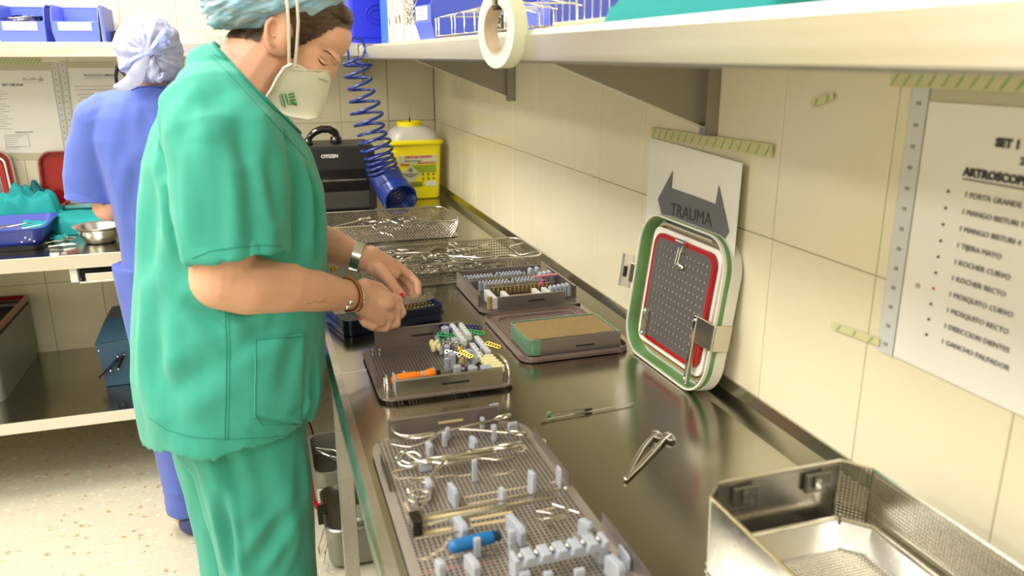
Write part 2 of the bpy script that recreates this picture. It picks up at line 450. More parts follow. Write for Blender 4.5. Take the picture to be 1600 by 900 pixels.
# ---------------------------------------------------------------- left work table
LT = thing('back_table', 'steel table with a lower shelf against the back wall, left', 'table', (-1.2, 3.15, 0))
zt, zl, yf = .861, .303, 2.81
O('top', MB().box((-2.6, yf+.004, zt-.006), (.02, YB-.002, zt)), 'steel_top', LT, world=True)
O('front_lip', MB().box((-2.6, yf, zt-.045), (.02, yf+.006, zt+.001)), 'steel_shelf', LT, world=True, bevel=.001)
O('lower_shelf', MB().box((-2.6, yf+.004, zl-.006), (.02, YB-.002, zl)), 'steel_top', LT, world=True)
O('lower_lip', MB().box((-2.6, yf, zl-.04), (.02, yf+.006, zl+.001)), 'steel_shelf', LT, world=True, bevel=.001)
for x in (-2.5, -.02):
    for y in (yf+.03, YB-.03):
        O('leg', MB().box((x-.02, y-.02, 0), (x+.02, y+.02, zt-.01)), 'steel', LT, world=True, bevel=.002)
# ================================================================ ON THE RIGHT WORKTOP
ZT = .9015
rnd = random.Random(3)
# ---- sharps container
sc = thing('sharps_container', 'yellow sharps waste container with frosted lid in the far corner of the worktop', 'container', (.622, 3.34, ZT))
mb = MB(); mb.loft([[(x, y, z) for x, y in rrect(w_, d, .022, 5)] for z, w_, d in ((0, .178, .148), (.004, .186, .156), (.22, .206, .176), (.228, .206, .176))]); body = O('body', mb, 'yellow', sc, smooth=40)
mb = MB(); mb.loft([[(x, y, z) for x, y in rrect(w_, d, .03, 6)] for z, w_, d in ((.226, .222, .192), (.229, .228, .198), (.238, .228, .198), (.244, .210, .18))]); O('rim', mb, 'yellow', sc, smooth=40)
mb = MB(); mb.loft([[(x, y, z) for x, y in rrect(w_, d, r, 6, -.002)] for z, w_, d, r in ((.242, .20, .17, .04), (.262, .196, .166, .045), (.280, .176, .15, .05), (.293, .145, .13, .055), (.298, .10, .10, .049))]); O('lid', mb, 'frost', sc, smooth=60)
mb = MB(); mb.lathe([(.049, .292), (.052, .294), (.052, .312), (.049, .315), (.043, .315), (.043, .300), (.043, .296)], 32, T(-.012, 0, 0)); O('collar', mb, 'yellow', sc, smooth=40)
mb = MB().lathe([(.0001, .303), (.043, .303), (.043, .298), (.0001, .298)], 24, T(-.012, 0, 0)); O('flap', mb, 'frost', sc)
fX = lambda x, z, dy=0: frame((x, -.0895+dy+(.228-z)*.045, z), (1, 0, 0), (0, -.045, .999), (0, -.999, -.045))
def flat(name, x0, x1, z0, z1, m_, parent, X0, t=.0004):
    return O(name, MB().box((x0, z0, 0), (x1, z1, t)), m_, parent, X=None)
lb = O('label', MB().box((-.078, -.018, 0), (.082, .018, .0004), fX(0, .165)), 'label_grey', sc)
text('lettering', 'LIMITE DE LLENADO', .0125, 'print_red', sc, fX(.004, .176, -.001), bold=.0004)
text('lettering', 'PELIGRO', .0095, 'print_red', sc, fX(-.052, .146, -.001), bold=.0003)
text('lettering', 'RIESGO BIOLOGICO', .0085, 'print_red', sc, fX(.038, .151, -.001), bold=.0003)
text('lettering', 'Traumatologia', .012, 'print_green', sc, fX(-.02, .161, -.001), shear=.3)
for i in range(5):
    O('print_line', MB().box((-.04+.009*i, 0, 0), (.078, .0032, .0004), fX(0, .138-i*.0066)), 'print_green', sc)
dX = fX(-.03, .105) @ R('Z', 45)
O('hazard_diamond', MB().box((-.029, -.029, 0), (.029, .029, .0005), dX), 'label_grey', sc, label='pale diamond with a biohazard mark')
mb = MB()
for k in range(3):
    a = math.radians(90+120*k); c = (math.cos(a)*.0055, math.sin(a)*.0055)
    ring = [(c[0]+.004*math.cos(t), c[1]+.004*math.sin(t), .0008) for t in [a+math.radians(40+i*280/12) for i in range(13)]]
    mb.tube(ring, .0009, 4, X=fX(-.03, .124, -.001))
O('biohazard_mark', mb, 'print_dark', sc)
for dz, s_, t_ in ((0, .0052, 'RESIDUOS BIOSANITARIOS'), (-.007, .004, 'PELIGRO DE INFECCION'), (-.0125, .004, 'ONU 3291')):
    text('lettering', t_, s_, 'print_dark', sc, fX(-.03, .107+dz, -.0015), bold=.0001)
mb = MB()
for i in range(3):
    for j in range(2):
        mb.tube([(.0055*math.cos(t), .0055*math.sin(t), 0) for t in np.linspace(0, 2*math.pi, 12)[:-1]], .0006, 4, closed=True, X=fX(.022+i*.022, .103-j*.018, -.0005))
        mb.box((-.002, -.003, 0), (.002, .003, .0006), fX(.022+i*.022, .103-j*.018))
O('pictogram_row', mb, 'print_green_dark', sc)
O('write_on_panel', MB().box((.03, -.009, 0), (.078, .009, .0005), fX(0, .064)), 'white_card', sc)
for i in range(3): O('print_line', MB().box((.03, -.005+i*.005, .0005), (.078, -.0046+i*.005, .0008), fX(0, .064)), 'print_dark', sc)
mb = MB()
for i in range(4):
    mb.box((-.07, -i*.0055, 0), (-.045, -i*.0055+.003, .0005), fX(0, .072)); mb.box((-.034, -i*.0055, 0), (.022-.006*(i % 2), -i*.0055+.003, .0005), fX(0, .070))
O('small_print', mb, 'print_green_dark', sc)
nd = thing('needle_holder', 'thin dark needle stub standing in the opening of the yellow sharps container', 'needle', (.606, 3.31, ZT+.303))
O('hub', MB().cyl((0, 0, 0), (0, 0, .03), .004, .0025, 10), 'black_plastic', nd)
O('needle', MB().cyl((0, 0, .03), (.003, 0, .072), .0011, .0007, 6), 'steel_dark', nd)

# ---- label printer
pr = thing('label_printer', 'black desktop label printer in the far corner with a handset lying on top', 'printer', (.285, 3.205, ZT))
def pbox(name, a, b_, m_, par=None, bev=.003, **k): return O(name, MB().box(a, b_), m_, par or pr, bevel=bev, **k)
pbox('housing', (-.135, -.115, .12), (.14, .125, .245), 'black_matte')
pbox('base', (-.135, -.115, .004), (.14, .125, .118), 'black_matte')
pbox('top_cover', (-.13, -.11, .245), (.135, .12, .25), 'printer_grey', bev=.002)
pbox('outlet_recess', (-.11, -.1175, .125), (.105, -.1145, .16), 'black_gloss', bev=.001)
pbox('tear_bar', (-.11, -.1225, .118), (.105, -.1145, .122), 'steel', bev=.0005)
pbox('lower_door', (-.115, -.1175, .012), (.112, -.1145, .075), 'printer_grey', bev=.002)
pbox('lower_recess', (-.115, -.1175, .078), (.112, -.1145, .112), 'black_gloss', bev=.001)
for x in (-.12, .12):
    for y in (-.1, .1): O('foot', MB().cyl((x, y, 0), (x, y, .005), .01, n=12), 'black_plastic', pr)
text('lettering', 'CITIZEN', .017, 'white_card', pr, frame((-.03, -.1155, .212), (1, 0, 0), (0, 0, 1), (0, -1, 0)), bold=.0005)
text('lettering', 'CITIZEN', .017, 'white_card', pr, frame((-.098, -.1155, .212), (1, 0, 0), (0, 0, 1), (0, -1, 0)), bold=.0005) if False else None
hs = thing('handset', 'glossy black curved handset lying on top of the label printer', 'handset', (.235, 3.14, ZT+.25))
pts = [(-.052, 0, .016), (-.045, 0, .032), (-.025, 0, .050), (.002, 0, .060), (.03, 0, .058), (.052, 0, .044), (.058, 0, .03)]
O('grip', MB().tube(pts, [.013, .015, .017, .018, .018, .018, .014], 14, flat=.8), 'black_gloss', hs, smooth=60)
O('earpiece', MB().lathe([(.001, .003), (.02, 0), (.024, .008), (.02, .026), (.001, .032)], 18, T(.052, 0, .004)), 'black_gloss', hs, smooth=60)
O('mouthpiece', MB().lathe([(.001, .001), (.016, 0), (.019, .008), (.014, .026), (.001, .03)], 18, T(-.052, 0, 0)), 'black_gloss', hs, smooth=60)

# ---- coiled blue air hose
axis = [(.352, 2.98, 1.475), (.365, 2.98, 1.40), (.382, 2.98, 1.31), (.400, 2.98, 1.22), (.425, 2.98, 1.12), (.442, 2.985, 1.055), (.462, 2.975, 1.01), (.478, 2.945, .98), (.488, 2.905, .964)]
rad = [.036, .046, .052, .054, .056, .057, .058, .060, .062]
turn = [0, 1.8, 3.9, 6.1, 9.6, 13.2, 18.6, 24.4, 30]
N = 30*20; hp = []
A = [Vector(a) for a in axis]
def lerp(tt):
    for i in range(len(turn)-1):
        if tt <= turn[i+1]+1e-6:
            f = (tt-turn[i])/(turn[i+1]-turn[i]); a0 = A[i]; a1 = A[i+1]
            t0 = (A[min(i+1, 8)]-A[max(i-1, 0)]).normalized(); t1 = (A[min(i+2, 8)]-A[i]).normalized()
            return a0.lerp(a1, f), t0.lerp(t1, f).normalized(), rad[i]+f*(rad[i+1]-rad[i])
for i in range(N+1):
    tt = 30*i/N; c, t, r_ = lerp(tt)
    n_ = Vector((1, 0, 0)); n_ = (n_-n_.dot(t)*t).normalized(); b_ = t.cross(n_); a = 2*math.pi*tt
    wob = .004*math.sin(tt*1.7) if tt < 12 else 0
    hp.append(c+(r_+wob)*(math.cos(a)*n_+math.sin(a)*b_))
hose = thing('coiled_air_hose', 'blue spiral air hose hanging from the shelf edge down beside the label printer', 'hose', (.43, 2.98, ZT))
O('coil', MB().tube(hp, .0054, 8), 'hose_blue', hose, world=True, smooth=60)
top = hp[0]
O('hook_end', MB().tube([top, top+Vector((.01, 0, .02)), top+Vector((.0, .0, .05)), top+Vector((-.03, 0, .06)), top+Vector((-.055, 0, .03)), top+Vector((-.05, 0, -.015)), top+Vector((-.02, 0, -.03)), top+Vector((.03, 0, -.035))], .0050, 8), 'hose_blue', hose, world=True, smooth=60)

# ---- wire baskets of instruments
def basket(name, label, loc, w_, d, h, pitch, r=.035, diag=False, handles=False, rz=0):
    t = thing(name, label, 'basket', loc, rz)
    nrow = max(3, int(h/pitch))
    per = rrect(w_, d, r, 6)
    # resample perimeter
    pts = [Vector((x, y, 0)) for x, y in per]; L = [0]
    for i in range(len(pts)): L.append(L[-1]+(pts[(i+1) % len(pts)]-pts[i]).length)
    n = int(L[-1]/pitch); ring = []
    j = 0
    for k in range(n):
        s_ = L[-1]*k/n
        while L[j+1] < s_: j += 1
        f = (s_-L[j])/(L[j+1]-L[j]); ring.append(pts[j].lerp(pts[(j+1) % len(pts)], f))
    tw = .0009 if not diag else .0016
    mb = MB()
    for k, p in enumerate(ring):
        if diag:
            q = ring[(k+nrow) % n]; q2 = ring[(k-nrow) % n]
            if k % 1 == 0:
                mb.tube([ring[(k+i) % n]+Vector((0, 0, h*i/nrow)) for i in range(nrow+1)], tw, 3)
                mb.tube([ring[(k-i) % n]+Vector((0, 0, h*i/nrow)) for i in range(nrow+1)], tw, 3)
        else: mb.tube([p, p+Vector((0, 0, h))], tw, 3)
    if not diag:
        for i in range(nrow): mb.tube([p+Vector((0, 0, h*i/nrow)) for p in ring[::2]], tw, 3, closed=True)
    O('wall_mesh', mb, 'wire_mesh', t, kind='stuff')
    mb = MB()
    nx = int(w_/pitch); ny = int(d/pitch)
    def clip(x):  # half depth of rounded rect at x
        a = abs(x)-(w_/2-r)
        return d/2 if a <= 0 else d/2-r+math.sqrt(max(0, r*r-a*a))
    def clipx(y):
        a = abs(y)-(d/2-r)
        return w_/2 if a <= 0 else w_/2-r+math.sqrt(max(0, r*r-a*a))
    for i in range(1, nx):
        x = -w_/2+i*w_/nx; c = clip(x); mb.tube([(x, -c, .001), (x, c, .001)], tw, 3)
    for i in range(1, ny):
        y = -d/2+i*d/ny; c = clipx(y); mb.tube([(-c, y, .0005), (c, y, .0005)], tw, 3)
    O('floor_mesh', mb, 'wire_mesh', t, kind='stuff')
    O('rim', MB().tube([p+Vector((0, 0, h)) for p in ring[::2]], .0030, 8, closed=True), 'chrome', t, smooth=60)
    O('base_ring', MB().tube([p*.995+Vector((0, 0, .002)) for p in ring[::2]], .0018, 6, closed=True), 'chrome', t, smooth=60)
    if handles:
        for s in (-1, 1):
            x0 = s*(w_/2-.004); hw = .055
            O('handle', MB().tube([(x0, -hw, h-.004), (x0-s*.038, -hw, h-.010), (x0-s*.045, -hw+.01, h-.011), (x0-s*.045, hw-.01, h-.011), (x0-s*.038, hw, h-.010), (x0, hw, h-.004)], .0026, 8), 'chrome', t, smooth=60)
    return t
basket('wire_basket', 'diamond mesh basket with a few instruments, the farthest on the worktop', (.372, 2.64, ZT+.001), .485, .262, .055, .0105, diag=True)
basket('wire_basket', 'square mesh basket piled with tangled scissors and forceps', (.477, 2.085, ZT+.001), .475, .235, .055, .0078, handles=True)

def forceps_mesh(L=.15, spread=.02, ring=.011, bend=0, flat=.6):
    """ringed forceps, lying flat, rings at -x, tips at +x"""
    mb = MB()
    for s in (-1, 1):
        cx, cy = -L*.52, s*spread
        mb.tube([(cx+ring*1.25*math.cos(a), cy+ring*math.sin(a), s*.0008) for a in np.linspace(0, 2*math.pi, 17)[:-1]], .0021, 6, closed=True)
        mb.tube([(cx+ring*1.2, cy, 0), (cx+ring*2.4, cy*.72, 0), (0, s*.0035, 0), (L*.06, -s*.001, s*.001), (L*.2, -s*.003, 0), (L*.36, -s*.0022+bend*.3, 0), (L*.5, -s*.0008+bend, 0)], [.0022, .0024, .003, .0036, .0030, .0022, .0011], 6, flat=flat)
    mb.cyl((L*.06, 0, -.003), (L*.06, 0, .0035), .0028, n=8)
    return mb
def pile(n, cx, cy, w_, d, z0, hgt, L, label, group, name='surgical_forceps', ang=(0, 360), rz=0):
    protos = []
    for k in range(3):
        o = O(name, forceps_mesh(L*(1-.1*k), .014+.006*k, .009+.001*k, bend=(.0, .01, -.006)[k]), 'instrument', smooth=60); tag(o, label, 'forceps', group); protos.append(o)
    for i in range(n):
        o = protos[i] if i < 3 else protos[i % 3].copy()
        if i >= 3: COL.objects.link(o)
        a = rnd.uniform(*ang); x = cx+rnd.uniform(-1, 1)*(w_/2-L*.5*abs(math.cos(math.radians(a)))); y = cy+rnd.uniform(-1, 1)*max(.005, d/2-L*.5*abs(math.sin(math.radians(a)))-.008)
        z = z0+.004+hgt*(i/n)
        o.matrix_basis = T(x, y, z) @ R('Z', a) @ R('Y', rnd.uniform(-9, 9)) @ R('X', rnd.uniform(-40, 40))
pile(44, .455, 2.085, .42, .215, ZT+.006, .040, .145, 'steel ringed forceps in the tangled pile in the square mesh basket', 'forceps piled in the square mesh basket', ang=(-28, 28))
pile(16, .44, 2.64, .34, .22, ZT+.006, .03, .13, 'steel ringed forceps lying in the farthest basket', 'forceps lying in the farthest basket', ang=(-40, 40))
fo = O('retractor', MB().tube([(-.07, -.01, 0), (-.02, 0, .006), (.03, .01, .008), (.06, .018, .010)], [.0025]*4, 8).tube([(.078+.022*math.cos(a), .024+.010*math.sin(a), .012) for a in np.linspace(0, 2*math.pi, 17)[:-1]], .0022, 6, closed=True), 'chrome', smooth=60)
tag(fo, 'shiny instrument with one long oval loop in the farthest basket, left end', 'retractor'); place(fo, (.25, 2.58, ZT+.045), 18)

# ---- sheet metal tray helper
def sheet_tray(t, w_, d, pitch=.00625, r=.026, m_='tray_sheet', z=.004, rim=.0022):
    ix, iy = w_-2*.012, d-2*.012
    nx, ny = int(ix/pitch), int(iy/pitch)
    px, py = ix/nx, iy/ny
    inner = [(ix/2, -iy/2), (ix/2, iy/2), (-ix/2, iy/2), (-ix/2, -iy/2)]
    mb = MB(); mb.perf(nx, ny, px, py, pitch*.30, .001, T(-ix/2, -iy/2, z+.001))
    O('perforated_sheet', mb, m_, t, kind='stuff')
    # border: rounded outer ring with matching vertex counts
    out = rrect(w_, d, r, 5); inn = []
    for x, y in out: inn.append((max(-ix/2, min(ix/2, x)), max(-iy/2, min(iy/2, y))))
    n4 = 6
    inn = []
    for (cx, cy) in ((ix/2, -iy/2), (ix/2, iy/2), (-ix/2, iy/2), (-ix/2, -iy/2)):
        inn += [(cx, cy)]*n4
    mb = MB(); vs_ = [(x, y, z+.0012) for x, y in out]+[(x, y, z+.0012) for x, y in inn]+[(x, y, z-rim) for x, y in out]
    n = len(out); fs = []
    for k in range(n):
        l = (k+1) % n
        if inn[k] == inn[l]: fs.append((k, l, n+k))
        else: fs.append((k, l, n+l, n+k))
        fs.append((k, l, 2*n+l, 2*n+k))
    mb.add(vs_, fs); O('border', mb, m_, t)
    return t
def slot_wall(name, t, x0, x1, y, h, z0, m_='steel', slot=.04, thick=.0012, lip=.006, lipdir=1, slot_m='black_matte', face=-1):
    mb = MB().box((x0, y-thick/2, z0), (x1, y+thick/2, z0+h))
    if lip: mb.box((x0, min(y, y+lipdir*lip), z0+h-.0008), (x1, max(y, y+lipdir*lip), z0+h+.0004))
    wl = O(name, mb, m_, t, bevel=.0004)
    xm = (x0+x1)/2+.01
    O('slot', MB().box((xm-slot/2, y+face*(thick/2+.0003)-.0003, z0+h*.45), (xm+slot/2, y+face*(thick/2+.0003)+.0003, z0+h*.45+.004)), slot_m, wl)
    return wl
def block_row(t, n, x0, y0, dx, dy, w_, d, h, z0, m_='silicone_grey', name='holder', notch=True):
    """row of round-topped holder fingers"""
    proto = None
    for i in range(n):
        if proto is None:
            prof = [(-w_/2, 0), (w_/2, 0), (w_/2, h*.8), (w_/2*.7, h*.95), (w_/2*.3, h), (-w_/2*.3, h), (-w_/2*.7, h*.95), (-w_/2, h*.8)]
            mb = MB().loft([[(x, -d/2, z) for x, z in prof], [(x, d/2, z) for x, z in prof]])
            o = O(name, mb, m_, t, bevel=.0006); proto = o
        else:
            o = proto.copy(); COL.objects.link(o)
        o.matrix_basis = T(x0+i*dx, y0+i*dy, z0)
def screws(t, n, x0, y0, dx, dy, z0, m_='gold', name='screw', h=.012, r=.0022):
    proto = None
    for i in range(n):
        if proto is None:
            proto = o = O(name, MB().lathe([(.0004, 0), (r*.55, .001), (r*.55, h*.7), (r, h*.8), (r, h), (r*.5, h), (r*.4, h*.9), (.0002, h*.9)], 8), m_, t, smooth=40)
        else: o = proto.copy(); COL.objects.link(o)
        o.matrix_basis = T(x0+i*dx, y0+i*dy, z0)

# ---- screw tray (third)
t3 = thing('screw_tray', 'metal screw tray with rows of pale grey comb racks near the wall', 'tray', (.588, 1.825, ZT))
sheet_tray(t3, .255, .275)
slot_wall('front_wall', t3, -.083, .082, -.128, .030, .005, 'tray_sheet', lip=.005, lipdir=1)
slot_wall('back_wall', t3, -.11, .11, .128, .030, .005, 'tray_sheet')
for s in (-1, 1):
    mb = MB().box((s*.124-.0006, -.095, .005), (s*.124+.0006, .118, .036)); mb.box((min(s*.124, s*.124+s*-.006), -.095, .0352), (max(s*.124, s*.124-s*.006), .118, .0364)); O('side_wall', mb, 'tray_sheet', t3)
for (y, xs) in ((.095, -.108), (.078, -.100), (.030, -.085), (.012, -.076)):
    block_row(t3, 9, xs, y, .0088, 0, .0072, .007, .026, .006)
    block_row(t3, 8, xs+.088, y+.004, .0088, 0, .0072, .007, .026, .006)
for y, xs in ((.06, -.10), (-.012, -.07)):
    O('rack_bar', MB().box((xs, y-.003, .006), (xs+.165, y+.003, .026)), 'tray_sheet', t3, bevel=.0006)
screws(t3, 15, -.09, .068, .0105, 0, .018, 'instrument'); screws(t3, 15, -.075, .046, .0105, 0, .020); screws(t3, 15, -.072, -.004, .0105, 0, .020); screws(t3, 14, -.066, -.028, .0105, 0, .018)
screws(t3, 14, -.06, -.045, .0105, 0, .018)
O('end_block', MB().box((-.098, -.125, .006), (-.085, -.05, .034)), 'rail_white', t3, bevel=.001)
for x in (-.06, .02, .045): O('divider', MB().box((x, -.12, .006), (x+.011, -.06, .030)), 'rail_white', t3, bevel=.001)
O('tray_insert', MB().box((-.045, -.115, .018), (.015, -.075, .022)), 'tan_perf', t3)
block_row(t3, 2, .068, .085, .02, .004, .012, .02, .034, .006); block_row(t3, 3, .078, .035, .014, .006, .011, .02, .034, .006)
block_row(t3, 5, .062, -.085, .012, .003, .009, .018, .032, .006)
O('pink_marker', MB().box((.052, .004, .034), (.118, .012, .038), R('Z', 6)), 'pink', t3, bevel=.001, label='pink bar')
O('magenta_peg', MB().cyl((.058, -.018, .02), (.072, .0, .03), .005, n=10), 'magenta', t3, smooth=60, label='magenta peg')
mb = MB().lathe([(.0001, 0), (.0065, 0), (.0065, .03), (.0001, .03)], 12, T(-.103, -.118, .006)); O('cup', mb, 'tan_perf', t3, smooth=60)

# ---- clear lid with green screw case
t4 = thing('case_lid', 'flat smoky tray lid lying upturned under the small green case', 'lid', (.571, 1.515, ZT))
sheet_tray(t4, .232, .295, pitch=.0062, m_='clear_lid', z=.003)
mb = MB(); ring_prism(mb, rrect(.232, .295, .03), rrect(.228, .291, .028), .003, .011); O('raised_rim', mb, 'clear_lid', t4)
mb = MB(); ring_prism(mb, rrect(.19, .25, .03), rrect(.186, .246, .028), .004, .0075); O('inner_rib', mb, 'clear_lid', t4)
g = thing('screw_case', 'small mint green case with tan perforated top and steel front', 'case', (.570, 1.447, ZT+.0085))
mb = MB(); ring_prism(mb, rrect(.196, .128, .012), rrect(.190, .122, .010), 0, .031); mb.loft([[(x, y, z) for x, y in rrect(.19, .122, .01)] for z in (0, .003)]); O('case_body', mb, 'green_box', g, smooth=40)
mb = MB(); mb.perf(36, 22, .005, .005, .0014, .001, T(-.09, -.055, .0305)); mb.box((-.094, -.058, .022), (.094, .058, .0285)); O('perforated_top', mb, 'tan_perf', g, kind='stuff')
wl = O('front_plate', MB().box((-.074, -.0665, -.004), (.098, -.065, .030)).box((-.074, -.066, .0295), (.098, -.058, .031)), 'tray_sheet', g, bevel=.0005)
O('slot', MB().box((.0, -.0672, .010), (.04, -.0664, .013)), 'black_matte', wl)
for x in (-.09, .094): O('corner_notch', MB().box((x-.003, -.064, .026), (x+.003, -.058, .033)), 'green_box', g)

# ---- middle tray with orange handle
t5 = thing('instrument_tray', 'perforated tray with an orange handle and coloured plates, middle of the worktop', 'tray', (.285, 1.395, ZT+.003))
sheet_tray(t5, .245, .265, pitch=.0062)
slot_wall('front_wall', t5, -.095, .098, -.126, .032, .004, 'steel', slot=.05)
slot_wall('back_wall', t5, -.095, .08, .126, .042, .004, 'tray_sheet', slot=.045, lip=.006, lipdir=-1)
for s, x in ((-1, -.108), (1, .112)):
    O('handle', MB().tube([(x, -.118, .004), (x, -.118, .03), (x, -.108, .038), (x, -.06 if s > 0 else -.095, .038), (x, -.05 if s > 0 else -.088, .03), (x, -.05 if s > 0 else -.088, .004)], .0026, 8), 'chrome', t5, smooth=60)
O('side_wall', MB().box((-.1225, -.08, .004), (-.1212, .02, .022)), 'tray_sheet', t5)
for x, y in ((-.104, .098), (-.09, .098), (.02, .09)): O('stud', MB().lathe([(.001, 0), (.003, 0), (.002, .004), (.0035, .008), (.0005, .011)], 10, T(x, y, .005)), 'chrome', t5, smooth=60)
for x, y, w2, d2, h2 in ((-.093, -.105, .004, .03, .034), (-.072, -.085, .006, .012, .03), (-.02, -.085, .008, .01, .03), (.022, -.095, .012, .014, .034), (.03, -.02, .012, .02, .03), (.045, .10, .014, .016, .04), (.05, -.1, .016, .014, .03), (.075, -.1, .02, .02, .028), (.05, .04, .012, .016, .036), (.03, .02, .01, .012, .03), (.065, -.06, .012, .014, .034), (.062, -.02, .014, .014, .032)):
    O('holder', MB().box((x-w2/2, y-d2/2, .005), (x+w2/2, y+d2/2, .005+h2)), 'silicone_grey', t5, bevel=.0015)
for (x, y0, y1, h2) in ((.064, .015, .125, .044), (.083, .05, .128, .042), (.10, -.03, .06, .034), (.082, -.06, .03, .032)):
    mb = MB().box((x-.005, y0, h2-.012), (x+.005, y1, h2)); n = 5
    for k in range(n): mb.cyl((x, y0+(k+.5)*(y1-y0)/n, h2), (x, y0+(k+.5)*(y1-y0)/n, h2+.002), .0035, n=8)
    for k in (0, 1): mb.box((x-.004, (y0+.004, y1-.012)[k], .005), (x+.004, (y0+.012, y1-.004)[k], h2-.01))
    O('rack_rail', mb, 'rail_white', t5, bevel=.0008)
# coloured plates (perforated rings) and cream inserts
def bead_plate(name, m_, x, y, z, L, ax, label):
    mb = MB()
    for k in range(5):
        mb.tube([(k*.0075+.0042*math.cos(a), .0042*math.sin(a), 0) for a in np.linspace(0, 2*math.pi, 13)[:-1]], .0017, 6, closed=True)
    return O(name, mb, m_, t5, smooth=60, X=T(x, y, z) @ R('Z', ax) @ R('X', 30), label=label)
bead_plate('bone_plate', 'green_metal', .028, .075, .040, .04, -40, 'green bone plate')
bead_plate('bone_plate', 'blue_metal', .042, .12, .040, .04, -60, 'dark blue bone plate')
bead_plate('bone_plate', 'gold', .046, -.035, .040, .04, -70, 'gold bone plate')
bead_plate('bone_plate', 'blue_metal', .092, .115, .036, .04, -30, 'dark blue bone plate')
bead_plate('bone_plate', 'green_metal', .094, .085, .036, .04, -50, 'green bone plate')
bead_plate('bone_plate', 'blue_metal', .088, .045, .024, .04, -80, 'dark blue bone plate')
bead_plate('bone_plate', 'gold', .112, .02, .030, .04, -60, 'gold bone plate')
bead_plate('bone_plate', 'instrument', .03, .03, .036, .04, -35, 'steel bone plate'); bead_plate('bone_plate', 'instrument', .026, .0, .03, .04, -55, 'steel bone plate')
mb = MB()
for k in range(6): mb.ball((.012+.006*(k % 3), .06+.012*(k//3)+.004*(k % 2), .018+.004*(k % 2)), (.006, .006, .009), 8)
O('cream_peg', mb, 'cream_plastic', t5, smooth=60, label='cream plastic pegs')
for k in range(5): O('cream_wedge', MB().box((.075+.003*k, -.045-.011*k, .018), (.108+.003*k, -.036-.011*k, .034-.001*k), R('Z', -6)), 'cream_plastic', t5, bevel=.001)
mb = MB().tube([(.03, -.09, .02), (.055, -.088, .026), (.07, -.07, .026)], .005, 8); O('black_peg', mb, 'black_plastic', t5, smooth=60)
mb = MB()
for k in range(14): mb.ball((.03+.05*rnd.random(), -.07+.12*rnd.random(), .02+.012*rnd.random()), .0032, 6)
O('screw_head', mb, 'instrument', t5, kind='stuff')
for k in range(26):
    x_, y_ = .018+.07*rnd.random(), -.09+.19*rnd.random(); h2 = .012+.022*rnd.random(); s2 = .006+.006*rnd.random()
    O('peg', MB().box((x_-s2/2, y_-s2/2, .006), (x_+s2/2, y_+s2/2, .006+h2)) if k % 3 else MB().cyl((x_, y_, .006), (x_+.004, y_, .006+h2), s2*.4, n=8), ('silicone_grey', 'instrument', 'rail_white', 'silicone_grey', 'steel_dark')[k % 5], t5, bevel=.0008)
for (x_, y_, m4) in ((.034, .09, 'blue_metal'), (.05, .0, 'gold'), (.03, .05, 'green_metal'), (.06, -.045, 'instrument'), (.04, -.06, 'tan_perf')):
    O('screw_cap', MB().lathe([(.0003, 0), (.006, 0), (.006, .010), (.004, .013), (.0003, .013)], 12, T(x_, y_, .026)), m4, t5, smooth=40)
oh = thing('screwdriver', 'orange handled screwdriver lying in the middle tray along its front wall', 'screwdriver', (.225, 1.300, ZT+.03), 6)
O('grip', MB().tube([(-.037, 0, 0), (-.034, 0, 0), (-.02, 0, .001), (.0, 0, .001), (.012, 0, .001), (.017, 0, .001), (.022, 0, .001), (.030, 0, .001), (.038, 0, .001), (.043, 0, .001)], [.006, .0085, .0095, .009, .0075, .006, .007, .0095, .0095, .006], 14), 'orange', oh, smooth=50)
O('ferrule', MB().cyl((.043, 0, .001), (.052, 0, .001), .005, .004, 12), 'black_plastic', oh, smooth=60)
O('shaft', MB().cyl((.052, 0, .001), (.095, .006, .001), .002, n=8), 'instrument', oh, smooth=60)
O('band', MB().tube([(.0155, 0, .001), (.0195, 0, .001)], .0078, 14), 'silicone_grey', oh, smooth=60)
pb = O('probe', MB().tube([P(522, 584, z=.925), P(548, 582, z=.922), P(572, 578, z=.918)], [.0012, .0018, .0018], 6), 'rail_white', smooth=60); tag(pb, 'thin pale probe sticking out over the worktop edge, left of the middle tray', 'probe')

# ---- blue screw box
bx = thing('screw_box', 'dark navy open box of small gold screws under the nurse hands', 'box', (.240, 1.735, ZT), 14)
mb = MB(); ring_prism(mb, rrect(.238, .155, .018), rrect(.228, .145, .014), 0, .034); mb.loft([[(x, y, z) for x, y in rrect(.23, .147, .014)] for z in (0, .004)]); O('case', mb, 'navy', bx, smooth=40)
mb = MB(); ring_prism(mb, rrect(.246, .163, .022), rrect(.236, .153, .017), .012, .017); O('band', mb, 'navy', bx)
O('insert', MB().box((-.11, -.068, .004), (.11, .068, .022)), 'navy_dark', bx, bevel=.001)
for j in range(5): screws(bx, 10, .018, -.05+.018*j, .0095, 0, .020, 'gold' if j < 4 else 'instrument', h=.010, r=.0026)
screws(bx, 6, .05, -.062, .009, 0, .024, 'chrome', h=.009, r=.0034)

